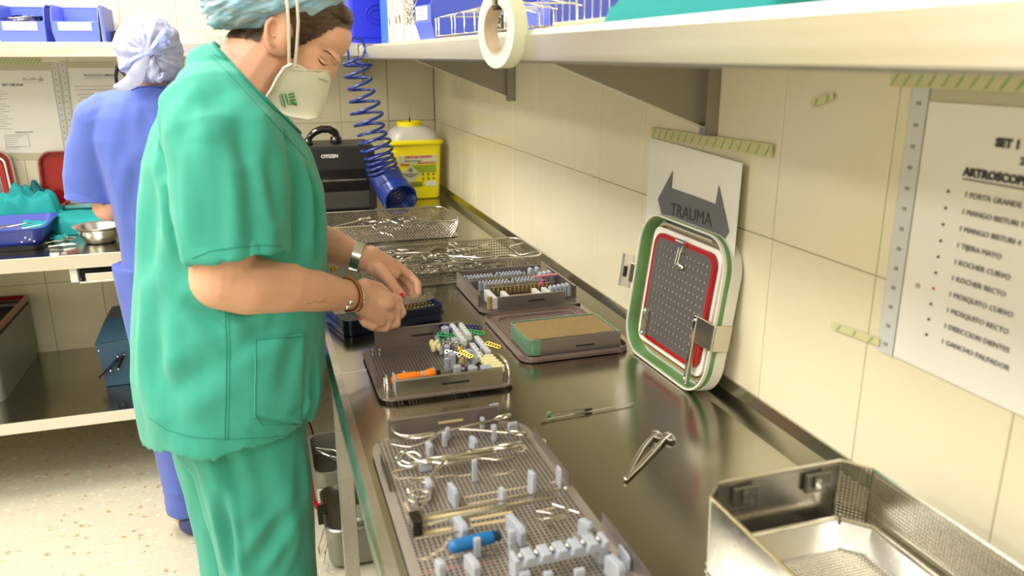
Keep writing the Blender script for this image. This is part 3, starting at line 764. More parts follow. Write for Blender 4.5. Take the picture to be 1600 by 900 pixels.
# ---- loose items on the worktop
kw = thing('guide_wire', 'long thin steel wire lying on the worktop between tray and standing lid', 'wire', (.49, 1.132, ZT))
O('shaft', MB().cyl(P(848, 656, z=.9035), P(990, 630, z=.9035), .0014, n=8), 'instrument', kw, world=True)
O('tip', MB().cyl(P(845, 657, z=.9035), P(853, 655, z=.9035), .0022, n=8), 'steel_dark', kw, world=True)
for k, (a, b_) in enumerate((((855, 646), (925, 638)), ((862, 652), (922, 643)))):
    d = thing('drill_bit', ('steel drill bit with pale green collar lying beside the guide wire', 'shorter drill bit with green band, between green collared bit and wire')[k], 'drill bit', tuple(P(*a, z=ZT)))
    O('shank', MB().cyl(P(*a, z=.904), P(*b_, z=.904), .0009, n=8), 'steel_dark', d, world=True)
    O('collar', MB().cyl(P(*a, z=.904), P(a[0]+5, a[1]-.6, z=.904), .003-.001*k, n=10), 'green_box', d, world=True)
    if k == 0: O('chuck_end', MB().cyl(P(914, 641, z=.904), P(925, 639.5, z=.904), .0018, n=8), 'black_plastic', d, world=True)
# wire loop clamp like forceps (tweezers)
tz = thing('tweezers', 'pair of flat steel tweezers lying open on the bare worktop', 'tweezers', tuple(P(1010, 710, z=ZT)))
for k, pts in enumerate(([(978, 748), (990, 722), (1005, 697), (1018, 682), (1030, 676)], [(978, 748), (1000, 726), (1022, 702), (1038, 685), (1048, 678)])):
    pp = [P(u, v, z=.9045+.0015*(i > 1)) for i, (u, v) in enumerate(pts)]
    O('arm', MB().tube(pp, [.003, .0038, .0036, .0028, .002], 8, flat=.35), 'instrument', tz, world=True, smooth=60)
    c = P(*[(1028, 679), (1046, 682)][k], z=.9055)
    mb = MB().tube([(c.x+.008*math.cos(a)*1.0, c.y+.013*math.sin(a), c.z) for a in np.linspace(0, 2*math.pi, 17)[:-1]], .0014, 6, closed=True); mb.ball(tuple(c), (.0075, .0125, .0006), 12)
    O('cupped_tip', mb, 'instrument', tz, world=True, smooth=60)
O('joined_end', MB().ball(tuple(P(978, 747, z=.9045)), (.004, .006, .0025), 10), 'instrument', tz, world=True, smooth=60)
# ================================================================ NEAR INSTRUMENT TRAY
nt_ = thing('large_instrument_tray', 'long perforated instrument tray with grey holders, nearest the viewer', 'tray', (.248, .885, ZT+.002))
sheet_tray(nt_, .25, .49, pitch=.0062, r=.045, m_='tray_sheet_light')
slot_wall('back_wall', nt_, -.095, .083, .236, .034, .004, 'tray_sheet', slot=.04, slot_m='graphic', lip=.006, lipdir=-1)
O('side_wall', MB().box((.120, .02, .004), (.1215, .17, .022)), 'tray_sheet', nt_)
O('side_wall', MB().box((.120, -.22, .004), (.1215, -.09, .03)), 'tray_sheet', nt_)
O('side_wall', MB().box((-.118, .08, .004), (-.1165, .165, .02)), 'black_matte', nt_)
O('side_wall', MB().box((-.096, -.035, .004), (-.0945, .02, .032)), 'steel_dark', nt_)
def NP(u, v, h=0): return P(u, v, z=ZT+.0075+h)
def hold(u, v, w_, d, h, rz=0, m_='silicone_grey', shape='tab'):
    """holder whose foot centre stands at pixel-plane point"""
    c = NP(u, v)
    prof = [(-d/2, 0), (d/2, 0), (d/2, h*.82), (d/2*.72, h), (-d/2*.72, h), (-d/2, h*.82)]
    mb = MB().loft([[(-w_/2, y, z) for y, z in prof], [(w_/2, y, z) for y, z in prof]])
    X = wmat(nt_).inverted() @ (T(*c) @ R('Z', rz))
    return O('holder', mb, m_, nt_, bevel=.0012, X=X)
for (u, v, w_, d, h, rz) in ((695, 697, .007, .010, .024, 0), (700, 688, .006, .008, .022, 0), (671, 712, .007, .018, .022, 8), (740, 708, .007, .02, .026, 8), (754, 672, .006, .012, .022, 0),
    (772, 650, .016, .006, .022, 12), (772, 688, .007, .012, .026, 0), (801, 676, .016, .006, .018, 12), (742, 752, .007, .007, .034, 0), (831, 772, .006, .018, .034, 6), (873, 760, .003, .018, .03, 0),
    (708, 788, .006, .028, .028, 8), (785, 792, .006, .014, .028, 8), (720, 838, .009, .032, .022, 8), (806, 840, .008, .045, .024, 8), (670, 770, .008, .02, .02, 0), (665, 735, .02, .008, .014, 0), (633, 722, .008, .008, .016, 0),
    (746, 870, .008, .008, .026, 0), (688, 900, .008, .016, .020, 10), (738, 896, .009, .03, .02, 10), (915, 840, .008, .022, .024, 20), (648, 790, .008, .008, .014, 0),
    (905, 915, .012, .008, .022, 0), (820, 915, .012, .008, .018, 0), (960, 905, .010, .03, .026, 10), (800, 862, .008, .010, .03, 0), (975, 880, .003, .03, .018, 0), (856, 915, .010, .008, .018, 0)):
    hold(u, v, w_, d, h, rz)
# notched long rack
a = NP(800, 905); b_ = NP(945, 872)
dr = (b_-a); L = dr.length; ang = math.degrees(math.atan2(dr.y, dr.x))
Xn = wmat(nt_).inverted() @ (T(*a) @ R('Z', ang))
mb = MB(); nn = 6; seg = L/nn; H = .030
prof = [(0, H)]
for k in range(nn):
    x = k*seg; prof += [(x+seg*.30, H), (x+seg*.42, H-.007), (x+seg*.62, H-.007), (x+seg*.74, H)]
prof += [(L, H), (L, H-.012), (L-.006, H-.012), (L-.006, 0), (L-.016, 0), (L-.016, H-.012), (.016, H-.012), (.016, 0), (0, 0)]
n_ = len(prof)
top_ = prof[:4*nn+2]
mb.loft([[(x, -.011, z) for x, z in top_]+[(L, -.011, H-.012), (0, -.011, H-.012)], [(x, .011, z) for x, z in top_]+[(L, .011, H-.012), (0, .011, H-.012)]])
mb.box((0, -.011, 0), (.012, .011, H-.012)); mb.box((L-.012, -.011, 0), (L, .011, H-.012))
rk = O('notched_rack', mb, 'silicone_grey', nt_, bevel=.0008, X=Xn)
for k in range(nn):
    if k in (0, 1, 2, 3, 4, 5): O('drill_end', MB().ball(((k+.52)*seg, 0, H-.002), .0032, 10).cyl(((k+.52)*seg, 0, H-.004), ((k+.52)*seg, .03, H-.008), .0016, n=8), 'chrome', rk, smooth=60)
# printed silhouettes and lines on the sheet
def pr_path(pts, r_, m_='graphic', closed=False, name='printed_outline'):
    mb = MB().tube([NP(u, v, -.0012) for u, v in pts], r_, 6, closed=closed, flat=.25)
    O(name, mb, m_, nt_, world=True)
def smooth_path(pts, n=6):
    out = []; P_ = [Vector(p) for p in pts]
    for i in range(len(P_)-1):
        p0 = P_[max(i-1, 0)]; p1 = P_[i]; p2 = P_[i+1]; p3 = P_[min(i+2, len(P_)-1)]
        for k in range(n):
            t = k/n; out.append(.5*((2*p1)+(-p0+p2)*t+(2*p0-5*p1+4*p2-p3)*t*t+(-p0+3*p1-3*p2+p3)*t**3))
    out.append(P_[-1]); return out
pr_path([(615, 745), (612, 738), (622, 734), (650, 732)], .0022); pr_path([(614, 742), (622, 748), (660, 746), (735, 742)], .0026)
pr_path([(765, 742), (790, 740), (802, 735)], .002)
for (a_, b2, r_) in (((725, 778), (835, 757), .0022), ((730, 788), (840, 767), .0022), ((745, 797), (845, 778), .0020), ((655, 812), (820, 785), .0045), ((655, 822), (715, 812), .004), ((735, 812), (800, 800), .0035), ((735, 822), (795, 812), .0045), ((655, 834), (705, 826), .0045), ((840, 800), (868, 793), .003), ((860, 755), (880, 750), .0025), ((870, 764), (892, 758), .0025)):
    pr_path([a_, b2], r_, name='printed_line')
pr_path([(642, 873), (665, 873), (690, 858), (706, 838)], .0022)
pr_path([(632, 785), (640, 800), (655, 798), (664, 786)], .002)
for c in ((812, 700), (843, 690)):
    pr_path([(c[0]+9*math.cos(t), c[1]+5*math.sin(t)) for t in np.linspace(0, 6.28, 13)[:-1]], .002, closed=True)
for (a_, b2, m_) in (((655, 898), (700, 888), 'red_print'), ((700, 888), (735, 882), 'red_print'), ((735, 884), (772, 876), 'red_print'), ((690, 876), (725, 868), 'graphic'), ((700, 872), (770, 862), 'graphic')):
    pr_path([a_, b2], .0022, m_, name='printed_line')
# ---- instruments lying in the near tray
def ringed(label, name, ra, rb, piv, tips, zz, rr=.0125, rx=1.3, cat='forceps', th=.0031, ryaw=0):
    """ra/rb ring centres (u,v,h); piv (u,v); tips list of paths"""
    pa = NP(*ra); pb_ = NP(*rb); pv = NP(piv[0], piv[1], zz)
    t = thing(name, label, cat, (pv.x, pv.y, ZT+.0075))
    for k, (c, tip) in enumerate(((pa, tips[0]), (pb_, tips[1]))):
        mb = MB()
        d = (pv-c).normalized(); yaw = Vector((-d.y, d.x, 0)).normalized()
        up_ = d.cross(yaw)
        ring = [c+rr*rx*math.cos(t_)*d+rr*math.sin(t_)*(yaw*math.cos(ryaw)+up_*math.sin(ryaw)) for t_ in np.linspace(0, 2*math.pi, 21)[:-1]]
        mb.tube(ring, th*.85, 8, closed=True)
        path = smooth_path([c+rr*rx*d, c+rr*rx*d*1.5+(-1)**k*yaw*.001, pv+(-1)**k*yaw*.003]+[NP(*q) for q in tip])
        m2 = len(path); mb.tube(path, [th*(1 if i < m2*.6 else 1-.5*(i-m2*.6)/(m2*.4)) for i in range(m2)], 8, flat=.75)
        O('arm', mb, 'instrument', t, world=True, smooth=60)
    O('pivot_screw', MB().cyl(pv-Vector((0, 0, th*1.2)), pv+Vector((0, 0, th*1.3)), th*1.1, n=10), 'instrument', t, world=True, smooth=40)
    return t
ringed('upper long ringed clamp across the back of the near tray, curved left tips', 'ringed_clamp', (785, 652, .022), (808, 677, .016), (700, 672), [[(660, 683, .012), (640, 684, .010), (615, 676, .010)], [(668, 690, .012), (640, 698, .010), (612, 694, .010)]], .016, rr=.011, rx=1.2, ryaw=.7)
tz2 = thing('curved_retractor', 'thick bright steel hook lying near the back wall of the near tray, left', 'retractor', tuple(NP(640, 682)))
O('blade', MB().tube(smooth_path([NP(608, 668, .012), NP(618, 676, .014), NP(632, 681, .014), NP(655, 680, .013), NP(678, 676, .012)]), .0024, 8), 'chrome', tz2, world=True, smooth=60)
ringed('large crossed scissors in the near tray with round rings at the left', 'large_scissors', (655, 764, .014), (640, 718, .014), (700, 722), [[(745, 712, .016), (775, 707, .016), (800, 700, .016)], [(745, 716, .014), (780, 718, .014), (806, 712, .014)]], .016, rr=.0145, rx=1.15, th=.0034, ryaw=.3)
ringed('curved clamp in the near tray with double looped right end', 'curved_clamp', (790, 700, .018), (795, 694, .024), (735, 706), [[(690, 718, .016), (660, 722, .016), (630, 706, .016), (620, 716, .012), (650, 728, .008)], [(700, 712, .018), (670, 716, .016), (640, 724, .012)]], .018, rr=.011, rx=1.6, th=.0030, ryaw=.5)
ib = thing('instrument_bowl_ring', 'coiled ring stack of bright wire at the left of the near tray', 'instrument', tuple(NP(655, 775)))
for k in range(3):
    c = NP(655, 775, .006+.006*k)
    O('ring', MB().tube([(c.x+.0145*math.cos(t), c.y+.0145*math.sin(t), c.z) for t in np.linspace(0, 2*math.pi, 21)[:-1]], .0018, 6, closed=True), 'chrome', ib, world=True, smooth=60)
lr = thing('long_bright_rod', 'long bright steel rod across the near tray with a black square end at left', 'instrument', tuple(NP(760, 800)))
O('shaft', MB().cyl(NP(700, 812, .016), NP(790, 792, .016), .0042, n=12), 'chrome', lr, world=True, smooth=60)
O('thin_end', MB().cyl(NP(790, 792, .016), NP(870, 776, .014), .0022, n=10), 'instrument', lr, world=True, smooth=60)
O('handle_end', MB().cyl(NP(668, 820, .014), NP(700, 812, .016), .003, n=10), 'chrome', lr, world=True, smooth=60)
c = NP(650, 832, .0); O('end_block', MB().box((c.x-.006, c.y-.010, c.z), (c.x+.006, c.y+.016, c.z+.022)), 'black_gloss', lr, world=True, bevel=.0015)
r2 = thing('thin_steel_rod', 'thin steel rod lying behind the bright rod in the near tray', 'instrument', tuple(NP(760, 790)))
O('shaft', MB().cyl(NP(662, 806, .012), NP(880, 764, .014), .0018, n=8), 'instrument', r2, world=True, smooth=60)
O('bead_end', MB().ball(tuple(NP(884, 763, .014)), .003, 10), 'chrome', r2, world=True, smooth=60)
r3 = O('steel_rod', MB().cyl(NP(648, 842, .010), NP(740, 826, .012), .0017, n=8), 'instrument', smooth=60); tag(r3, 'short thin steel rod just behind the blue screwdriver in the near tray', 'instrument')
r4 = thing('angled_probe', 'small bright angled rod near the right edge of the near tray', 'instrument', tuple(NP(890, 795)))
O('shaft', MB().cyl(NP(864, 788, .012), NP(905, 802, .012), .002, n=8), 'chrome', r4, world=True, smooth=60)
bs_ = thing('blue_screwdriver', 'screwdriver with thick blue handle in the near tray', 'screwdriver', tuple(NP(745, 846)))
a = NP(702, 856, .014); b_ = NP(780, 836, .014); d = (b_-a)
O('grip', MB().tube([a+d*f for f in (-.02, 0, .04, .12, .5, .8, .86)], [.002, .0055, .0078, .0085, .0085, .0080, .0072], 12), 'blue_handle', bs_, world=True, smooth=40)
O('neck', MB().tube([a+d*f for f in (.86, .92, 1.0, 1.03)], [.0066, .0060, .0065, .004], 12), 'blue_handle_dark', bs_, world=True, smooth=40)
bt = thing('bone_hook_pile', 'small tangled pile of thin pale wires right of centre in the near tray', 'wires', tuple(NP(860, 810)))
for k in range(9):
    u0, v0 = 858+rnd.uniform(-14, 14), 806+rnd.uniform(-16, 16); a_ = rnd.uniform(-.9, .6)
    O('wire', MB().tube([NP(u0-20*math.cos(a_), v0-14*math.sin(a_), .004+.002*k), NP(u0, v0, .006+.002*k), NP(u0+18*math.cos(a_+.4), v0+12*math.sin(a_+.4), .004+.0018*k)], .0009, 6), 'instrument', bt, world=True, smooth=60)

# ================================================================ STANDING CONTAINER LID
def lid_frame(bottom, top, udir):
    v_ = (Vector(top)-Vector(bottom)); h_ = v_.length; v_.normalize(); u_ = Vector(udir).normalized(); u_ = (u_-u_.dot(v_)*v_).normalized(); n_ = u_.cross(v_)
    return frame(bottom, u_, v_, n_)
cl = bpy.data.objects.new('container_lid', None); COL.objects.link(cl)
cl.matrix_basis = lid_frame((.692, 1.258, .902), (.728, 1.258, 1.18), (.02, -1, 0))
tag(cl, 'green rimmed container lid with red gasket standing against the right wall', 'lid')
LW, LH = .300, .284
def lring(name, w0, h0, r0, w1, h1, r1, z0, z1, m_, par=cl, cy=LH/2, **k):
    mb = MB(); ring_prism(mb, rrect(w0, h0, r0, 7, 0, cy), rrect(w1, h1, r1, 7, 0, cy), z0, z1); return O(name, mb, m_, par, smooth=40, **k)
lring('outer_rim', LW, LH, .062, LW-.006, LH-.006, .059, -.002, .004, 'lid_white')
lring('green_wall', LW-.002, LH-.002, .061, LW-.010, LH-.010, .057, -.028, .001, 'green_rim')
lring('outer_shell', LW+.004, LH+.0, .063, LW-.002, LH-.004, .061, -.031, -.012, 'lid_white')
mb = MB().loft([[(x, y, z) for x, y in rrect(LW-.006, LH-.006, .06, 7, 0, LH/2)] for z in (-.031, -.027)]); O('back_plate', mb, 'lid_white', cl)
lring('inner_lip', LW-.03, LH-.03, .048, LW-.036, LH-.036, .045, -.030, -.018, 'lid_white')
lring('gold_band', LW-.036, LH-.036, .045, LW-.042, LH-.042, .042, -.030, -.015, 'tan_perf')
mb = MB().loft([[(x, y, z) for x, y in rrect(.240, .232, .02, 6, -.006, LH/2)] for z in (-.030, -.014)]); O('filter_paper', mb, 'white_card', cl)
lring('red_gasket', .214, .212, .026, .196, .194, .02, -.016, -.006, 'red_gasket', cy=LH/2+.002)
mb = MB(); mb.perf8(13, 12, .0138, .0148, .0030, .002, T(-.0897, LH/2+.002-.0888, -.006)); mb2 = MB()
pl_ = O('perforated_plate', mb, 'lid_sheet', cl)
lring('plate_edge', .198, .196, .02, .179, .177, .004, -.0095, -.0058, 'lid_sheet', cy=LH/2+.002)
O('plate_backing', MB().box((-.0905, LH/2-.088, -.0095), (.0905, LH/2+.091, -.0085)), 'white_card', cl)
sp = O('spring_catch', MB().box((-.008, LH-.052, -.006), (.008, LH-.03, .002)), 'chrome', cl, bevel=.001)
O('catch_wire', MB().tube([(-.004, LH-.03, 0), (-.004, LH-.075, .004), (.004, LH-.075, .004), (.004, LH-.03, 0)], .0012, 6), 'chrome', sp)
O('catch_foot', MB().ball((0, LH-.078, -.002), (.018, .006, .005), 12), 'chrome', sp, smooth=60)
O('catch_coil', MB().cyl((-.014, LH-.034, .001), (.014, LH-.034, .001), .0045, n=10), 'chrome', sp, smooth=60)
ck = O('side_clip', MB().box((-.094, .042, -.006), (-.078, .098, .002)), 'chrome', cl, bevel=.002)
O('clip_screw', MB().ball((-.086, .092, .002), .0035, 8).ball((-.086, .047, .002), .0035, 8), 'steel', ck, smooth=60)
st = O('side_strap', MB().box((.086, .010, -.006), (.098, .138, .004)), 'chrome', cl, bevel=.002, label='long vertical steel clip bar')
O('clip_screw', MB().ball((.092, .02, .004), .003, 8).ball((.092, .13, .004), .003, 8), 'steel', st, smooth=60)
lc = O('folded_latch', MB().box((.098, .092, -.002), (.155, .140, .005)).box((.152, .092, -.030), (.157, .140, .005)), 'wire', cl, bevel=.002, label='beige steel latch folded over the near side')
RL = T(-.150, .148, -.014) @ R('Y', 22)
lk = O('open_latch', MB().box((-.030, -.020, -.002), (0, .020, .002), RL), 'steel', cl, bevel=.001, label='steel latch sticking out at the far side')
O('hinge', MB().cyl((-.012, -.024, .002), (-.012, .024, .002), .004, n=10, X=RL).box((-.026, -.018, .002), (-.018, .018, .005), RL).box((-.006, -.018, .002), (.002, .018, .005), RL), 'steel_dark', lk, smooth=40)
mb = MB(); prof = [(-.028, -.002), (-.046, .004), (-.056, .000), (-.056, -.003), (-.046, .001), (-.028, -.005)]
mb.loft([[(x, y, z) for x, z in prof] for y in (-.034, .034)], X=RL); O('latch_tongue', mb, 'steel', lk)
O('tongue_slot', MB().box((-.043, -.012, .002), (-.037, .010, .0065), RL), 'black_matte', lk)

# ================================================================ LARGE OPEN BASKET (near right)
bb = thing('large_mesh_basket', 'large steel mesh basket with chamfered corners at the near right corner', 'basket', (.565, .50, ZT))
HB = .098
outl = [(-.112, -.30), (.100, -.30), (.108, -.27), (.108, .185), (.085, .215), (-.085, .215), (-.112, .19)]
outb = [(x*.97, y*.99) for x, y in outl]
def lattice(mb, p00, p10, p11, p01, pitch, r_=.0005):
    p00, p10, p11, p01 = map(Vector, (p00, p10, p11, p01))
    nu = max(2, int((p10-p00).length/pitch)); nv = max(2, int((p01-p00).length/pitch))
    for i in range(nu+1): mb.tube([p00.lerp(p10, i/nu), p01.lerp(p11, i/nu)], r_, 3)
    for j in range(nv+1): mb.tube([p00.lerp(p01, j/nv), p10.lerp(p11, j/nv)], r_, 3)
n = len(outl)
for k in range(n):
    a, b_ = outl[k], outl[(k+1) % n]; a0, b0 = outb[k], outb[(k+1) % n]
    q = [(a0[0], a0[1], 0), (b0[0], b0[1], 0), (b_[0], b_[1], HB), (a[0], a[1], HB)]
    if k in (6,):   # left wall: solid sheet
        mb = MB().loft([[q[0], q[1], q[2], q[3]], [(x+.0012, y, z) for x, y, z in q]]); O('left_wall', mb, 'steel', bb)
    elif k in (2, 3, 4, 5, 0, 1):
        mb = MB(); lattice(mb, *q, .0042, .00125); O('mesh_wall', mb, 'wire', bb, kind='stuff')
mb = MB()
lattice(mb, (-.105, -.29, .004), (.10, -.29, .004), (.10, .20, .004), (-.105, .20, .004), .0046, .0013); O('mesh_floor', mb, 'wire', bb, kind='stuff')
O('rim', MB().tube([(x, y, HB) for x, y in outl], .0022, 6, closed=True), 'chrome', bb)
for k in range(n):
    if k != 0: O('corner_seam', MB().tube([(outb[k][0], outb[k][1], 0), (outl[k][0], outl[k][1], HB)], .0016, 6), 'steel_dark' if k in (3,) else 'steel', bb)
mb = MB(); so = [(-.102, -.28), (.092, -.28), (.098, .165), (.072, .195), (-.075, .195), (-.102, .17)]
O('inner_step', MB().tube([(x, y, .032) for x, y in so], .0032, 6, closed=True), 'chrome', bb)
mb = MB(); si = [(-.088, -.26), (.078, -.26), (.082, .150), (.06, .172), (-.062, .172), (-.088, .15)]
for k in range(6):
    a, b_ = so[k], so[(k+1) % 6]; c, d = si[(k+1) % 6], si[k]
    mb.add([(a[0], a[1], .032), (b_[0], b_[1], .032), (c[0], c[1], .008), (d[0], d[1], .008), (a[0], a[1], .030), (b_[0], b_[1], .030), (c[0], c[1], .006), (d[0], d[1], .006)], [(0, 1, 2, 3), (7, 6, 5, 4)])
O('sloped_skirt', mb, 'steel', bb)
O('corner_post', MB().cyl((.072, .19, .0), (.072, .19, .04), .002, n=8), 'chrome', bb)
for x in (-.055, .045):
    h_ = O('clip', MB().box((x-.014, .206, .066), (x+.010, .212, .090)).box((x-.004, .203, .078), (x+.018, .207, .092)), 'steel_dark', bb, bevel=.001)
    O('clip_slot', MB().box((x-.004, .2015, .072), (x+.004, .2035, .086)), 'chrome', h_)
O('back_plate', MB().box((-.085, .2135, .005), (.085, .2145, .094)), 'steel', bb)

# ================================================================ PAPERS ON THE WALLS
def WP(u, v, off=.004): return P(u, v, x=XR-off)
def poly_sheet(name, pts, m_, parent, nrm, t=.0004):
    mb = MB().loft([[tuple(p) for p in pts], [tuple(p+nrm*t) for p in pts]]); return O(name, mb, m_, parent, world=True)
NW = Vector((-1, 0, 0))
tr = thing('trauma_sign', 'paper sign with a grey double arrow reading TRAUMA taped to the right wall', 'sign', (XR-.004, 1.3, 1.2))
# slightly curling sheet
ys_ = [1.462-.345*i/10 for i in range(11)]
top_, bot_ = [], []
for i, y in enumerate(ys_):
    f = i/10; off = .004+.010*f*f
    top_.append(Vector((XR-off, y, 1.319-.009*f))); bot_.append(Vector((XR-off-.004, y, 1.045)))
mb = MB().loft([[tuple(p) for p in top_+bot_[::-1]], [tuple(p+NW*.0006) for p in top_+bot_[::-1]]]); 
vs_ = [tuple(p) for p in top_+bot_]; fs = [(i, i+1, 12+i, 11+i) for i in range(10)]
mb = MB().add(vs_+[(x+.0006, y, z) for x, y, z in vs_], fs+[tuple(22+k for k in f[::-1]) for f in fs]); O('sheet', mb, 'paper', tr, world=True, smooth=40)
def on_sheet(u, v):
    p = P(u, v, x=XR-.005)
    for _ in range(4):
        f = (1.462-p.y)/.345; f = min(1, max(0, f)); zz = (1.315-p.z)/.27
        p = P(u, v, x=XR-(.004+.010*f*f)-.004*max(0, min(1, zz))-.0013)
    return p
arrow = [(1028, 311), (1051, 267), (1049, 294), (1084, 306), (1118, 319), (1123, 290), (1139, 362), (1124, 386), (1122, 402), (1036, 372), (1036, 345)]
ap = [on_sheet(*p) for p in arrow]
poly_sheet('double_arrow', ap, 'print_grey', tr, NW)
a = on_sheet(1049, 327); b_ = on_sheet(1113, 345); dv = (b_-a); c = (a+b_)/2
xa = dv.normalized(); za = Vector((0, 0, 1)); za = (za-za.dot(xa)*xa).normalized(); na = xa.cross(za)
text('lettering', 'TRAUMA', .036, 'print_dark', None, I4); o = bpy.data.objects['lettering'] if False else None
lt = [o for o in bpy.data.objects if o.name.startswith('lettering') and o.parent is None][0]
bx_ = [v.co.x for v in lt.data.vertices]; wd = max(bx_)-min(bx_); lt.data.transform(Matrix.Diagonal((dv.length/wd, .95, 1, 1)))
lt.data.transform(wmat(tr).inverted() @ frame(c+na*.001, xa, za, na)); lt.parent = tr
def tape(label, p0, p1, wd, nrm, off, parent=None, n=14):
    p0, p1 = Vector(p0), Vector(p1); L = (p1-p0).length; xa = (p1-p0).normalized(); ya = nrm.cross(xa)
    X = frame(p0+nrm*off, xa, ya, nrm)
    if parent is None:
        t = bpy.data.objects.new('tape_strip', None); COL.objects.link(t); t.matrix_basis = X; tag(t, label, 'tape'); 
        O('strip', MB().box((0, -wd/2, 0), (L, wd/2, .0004)), 'tape', t)
    mb = MB()
    for k in range(n):
        x = L*(k+.5)/n; s_ = wd*.30
        mb.add([(x-s_-.0022, -wd*.42, .0007), (x-s_+.0022, -wd*.42, .0007), (x+s_+.0022, wd*.42, .0007), (x+s_-.0022, wd*.42, .0007)], [(0, 1, 2, 3)])
    O('green_hatching', mb, 'tape_green', t)
    return t
tape('green hatched tape strip along the top of the TRAUMA sign', WP(1018, 207), WP(1208, 236), .020, NW, .001, n=16)
# right-hand list in plastic sleeve
p2 = thing('instrument_list', 'printed instrument list in a clear sleeve on the right wall, nearest the viewer', 'paper', (XR-.004, .66, 1.25))
def wsheet(name, y0, y1, z0, z1, off, m_, par, t=.0005): return O(name, MB().box((XR-off-t, y1, z0), (XR-off, y0, z1)), m_, par, world=True)
wsheet('sleeve', .795, .50, 1.104, 1.452, .001, 'sleeve', p2); wsheet('sheet', .764, .50, 1.106, 1.426, .0025, 'paper', p2)
wsheet('punched_strip', .792, .766, 1.104, 1.45, .0025, 'rail_white', p2)
mb = MB()
for k in range(13): mb.box((XR-.0042, .776, 1.115+.0255*k), (XR-.0031, .782, 1.119+.0255*k))
O('punch_hole', mb, 'print_faint', p2, world=True, kind='stuff')
def wtext(s_, y, z, size, m_='print_dark', align='LEFT', bold=0, par=p2):
    X = wmat(par).inverted() @ frame((XR-.0042, y, z), (0, -1, 0), (0, 0, 1), (-1, 0, 0)); return text('lettering', s_, size, m_, par, X, align=align, bold=bold)
wtext('SET 1', .665, 1.388, .013, bold=.0006); wtext('2', .632, 1.372, .011, bold=.0004)
wtext('ARTROSCOPIA', .700, 1.352, .013, bold=.0006)
O('underline', MB().box((XR-.0042, .56, 1.3435), (XR-.0035, .700, 1.3447)), 'print_dark', p2, world=True)
items = ['1 PORTA GRANDE', '1 MANGO BISTURI 3', '1 MANGO BISTURI 4', '1 TIJERA MAYO', '1 KOCHER CURVO', '1 KOCHER RECTO', '1 MOSQUITO CURVO', '1 MOSQUITO RECTO', '1 DISECCION DIENTES', '1 GANCHO PALPADOR']
for i, s_ in enumerate(items):
    z = 1.327-i*.0195
    wtext(s_, .694, z, .0088, 'print_grey'); 
    O('bullet', MB().cyl((XR-.0042, .717, z), (XR-.0035, .717, z), .0018, n=8), 'print_dark' if i != 6 else 'print_red', p2, world=True)
O('stain', MB().cyl((XR-.0042, .741, 1.207), (XR-.0035, .741, 1.207), .0035, n=7), 'tape_core', p2, world=True)
tape('green hatched tape strip above the instrument list, just under the shelf', (XR, .83, 1.452), (XR, .40, 1.452), .022, NW, .003, n=22)
tape('short green hatched tape scrap on tiles between standing lid and list', WP(1300, 508), WP(1375, 535), .010, NW, .001, n=3)
tape('tiny green tape scrap on the tiles above the TRAUMA sign', WP(1268, 163), WP(1303, 150), .010, NW, .001, n=2)
# back wall papers
NB = Vector((0, -1, 0)); YP = YB-.003
def BP(u, v): return P(u, v, y=YP)
def bsheet(name, pts, m_, par, off=0): return poly_sheet(name, [BP(*p)+NB*off for p in pts], m_, par, NB)
def btext(par, s_, u, v, size, m_='print_dark', align='LEFT', bold=0):
    p = BP(u, v); X = wmat(par).inverted() @ frame(p+NB*.0012, (1, 0, 0), (0, 0, 1), (0, -1, 0)); return text('lettering', s_, size, m_, par, X, align=align, bold=bold)
q1 = thing('surgery_set_list', 'paper list headed SET CIRUGIA pinned to the back wall at far left', 'paper', tuple(BP(40, 170)))
bsheet('sleeve', [(-60, 98), (90, 98), (117, 250), (-50, 250)], 'sleeve', q1); bsheet('sheet', [(-60, 110), (80, 110), (101, 239), (-50, 239)], 'paper', q1, .0005)
bsheet('punched_strip', [(81, 101), (89, 101), (109, 238), (102, 238)], 'rail_white', q1, .0006)
btext(q1, 'SET CIRUGIA', 3, 133, .0125, bold=.0003); btext(q1, 'FINALIZACION', 24, 207, .009)
mb = MB()
for i in range(17):
    p = BP(-8+i*.9, 139+i*3.9); L = .03+.028*((i*7) % 5)/4
    mb.box((p.x-.05, p.y-.0016, p.z-.0008), (p.x-.02+L, p.y-.0010, p.z+.0008))
for i in range(7):
    p = BP(9, 213+i*3.3); mb.box((p.x, p.y-.0016, p.z-.0007), (p.x+.03+.02*((i*3) % 4)/3+(.03 if i == 0 else 0), p.y-.0010, p.z+.0007))
O('print_line', mb, 'print_faint', q1, world=True, kind='stuff')
mb = MB(); c0, c1 = BP(7, 211), BP(47, 229)
mb.box((c0.x, c0.y-.0015, c1.z), (c0.x+.001, c0.y-.001, c0.z)); mb.box((c1.x, c0.y-.0015, c1.z), (c1.x+.001, c0.y-.001, c0.z)); mb.box((c0.x, c0.y-.0015, c0.z), (c1.x, c0.y-.001, c0.z+.001)); mb.box((c0.x, c0.y-.0015, c1.z), (c1.x, c0.y-.001, c1.z+.001))
O('table_frame', mb, 'print_grey', q1, world=True)
mb = MB(); c = BP(64, 124)
mb.loft([[(c.x+dx, c.y-.0010-t, c.z+dz) for dx, dz in ((-.007, -.006), (.007, -.006), (.009, .002), (.004, .004), (0, .012), (-.003, .003), (-.009, .001))] for t in (0, .0006)])
O('emblem', mb, 'tape_core', q1, world=True); 
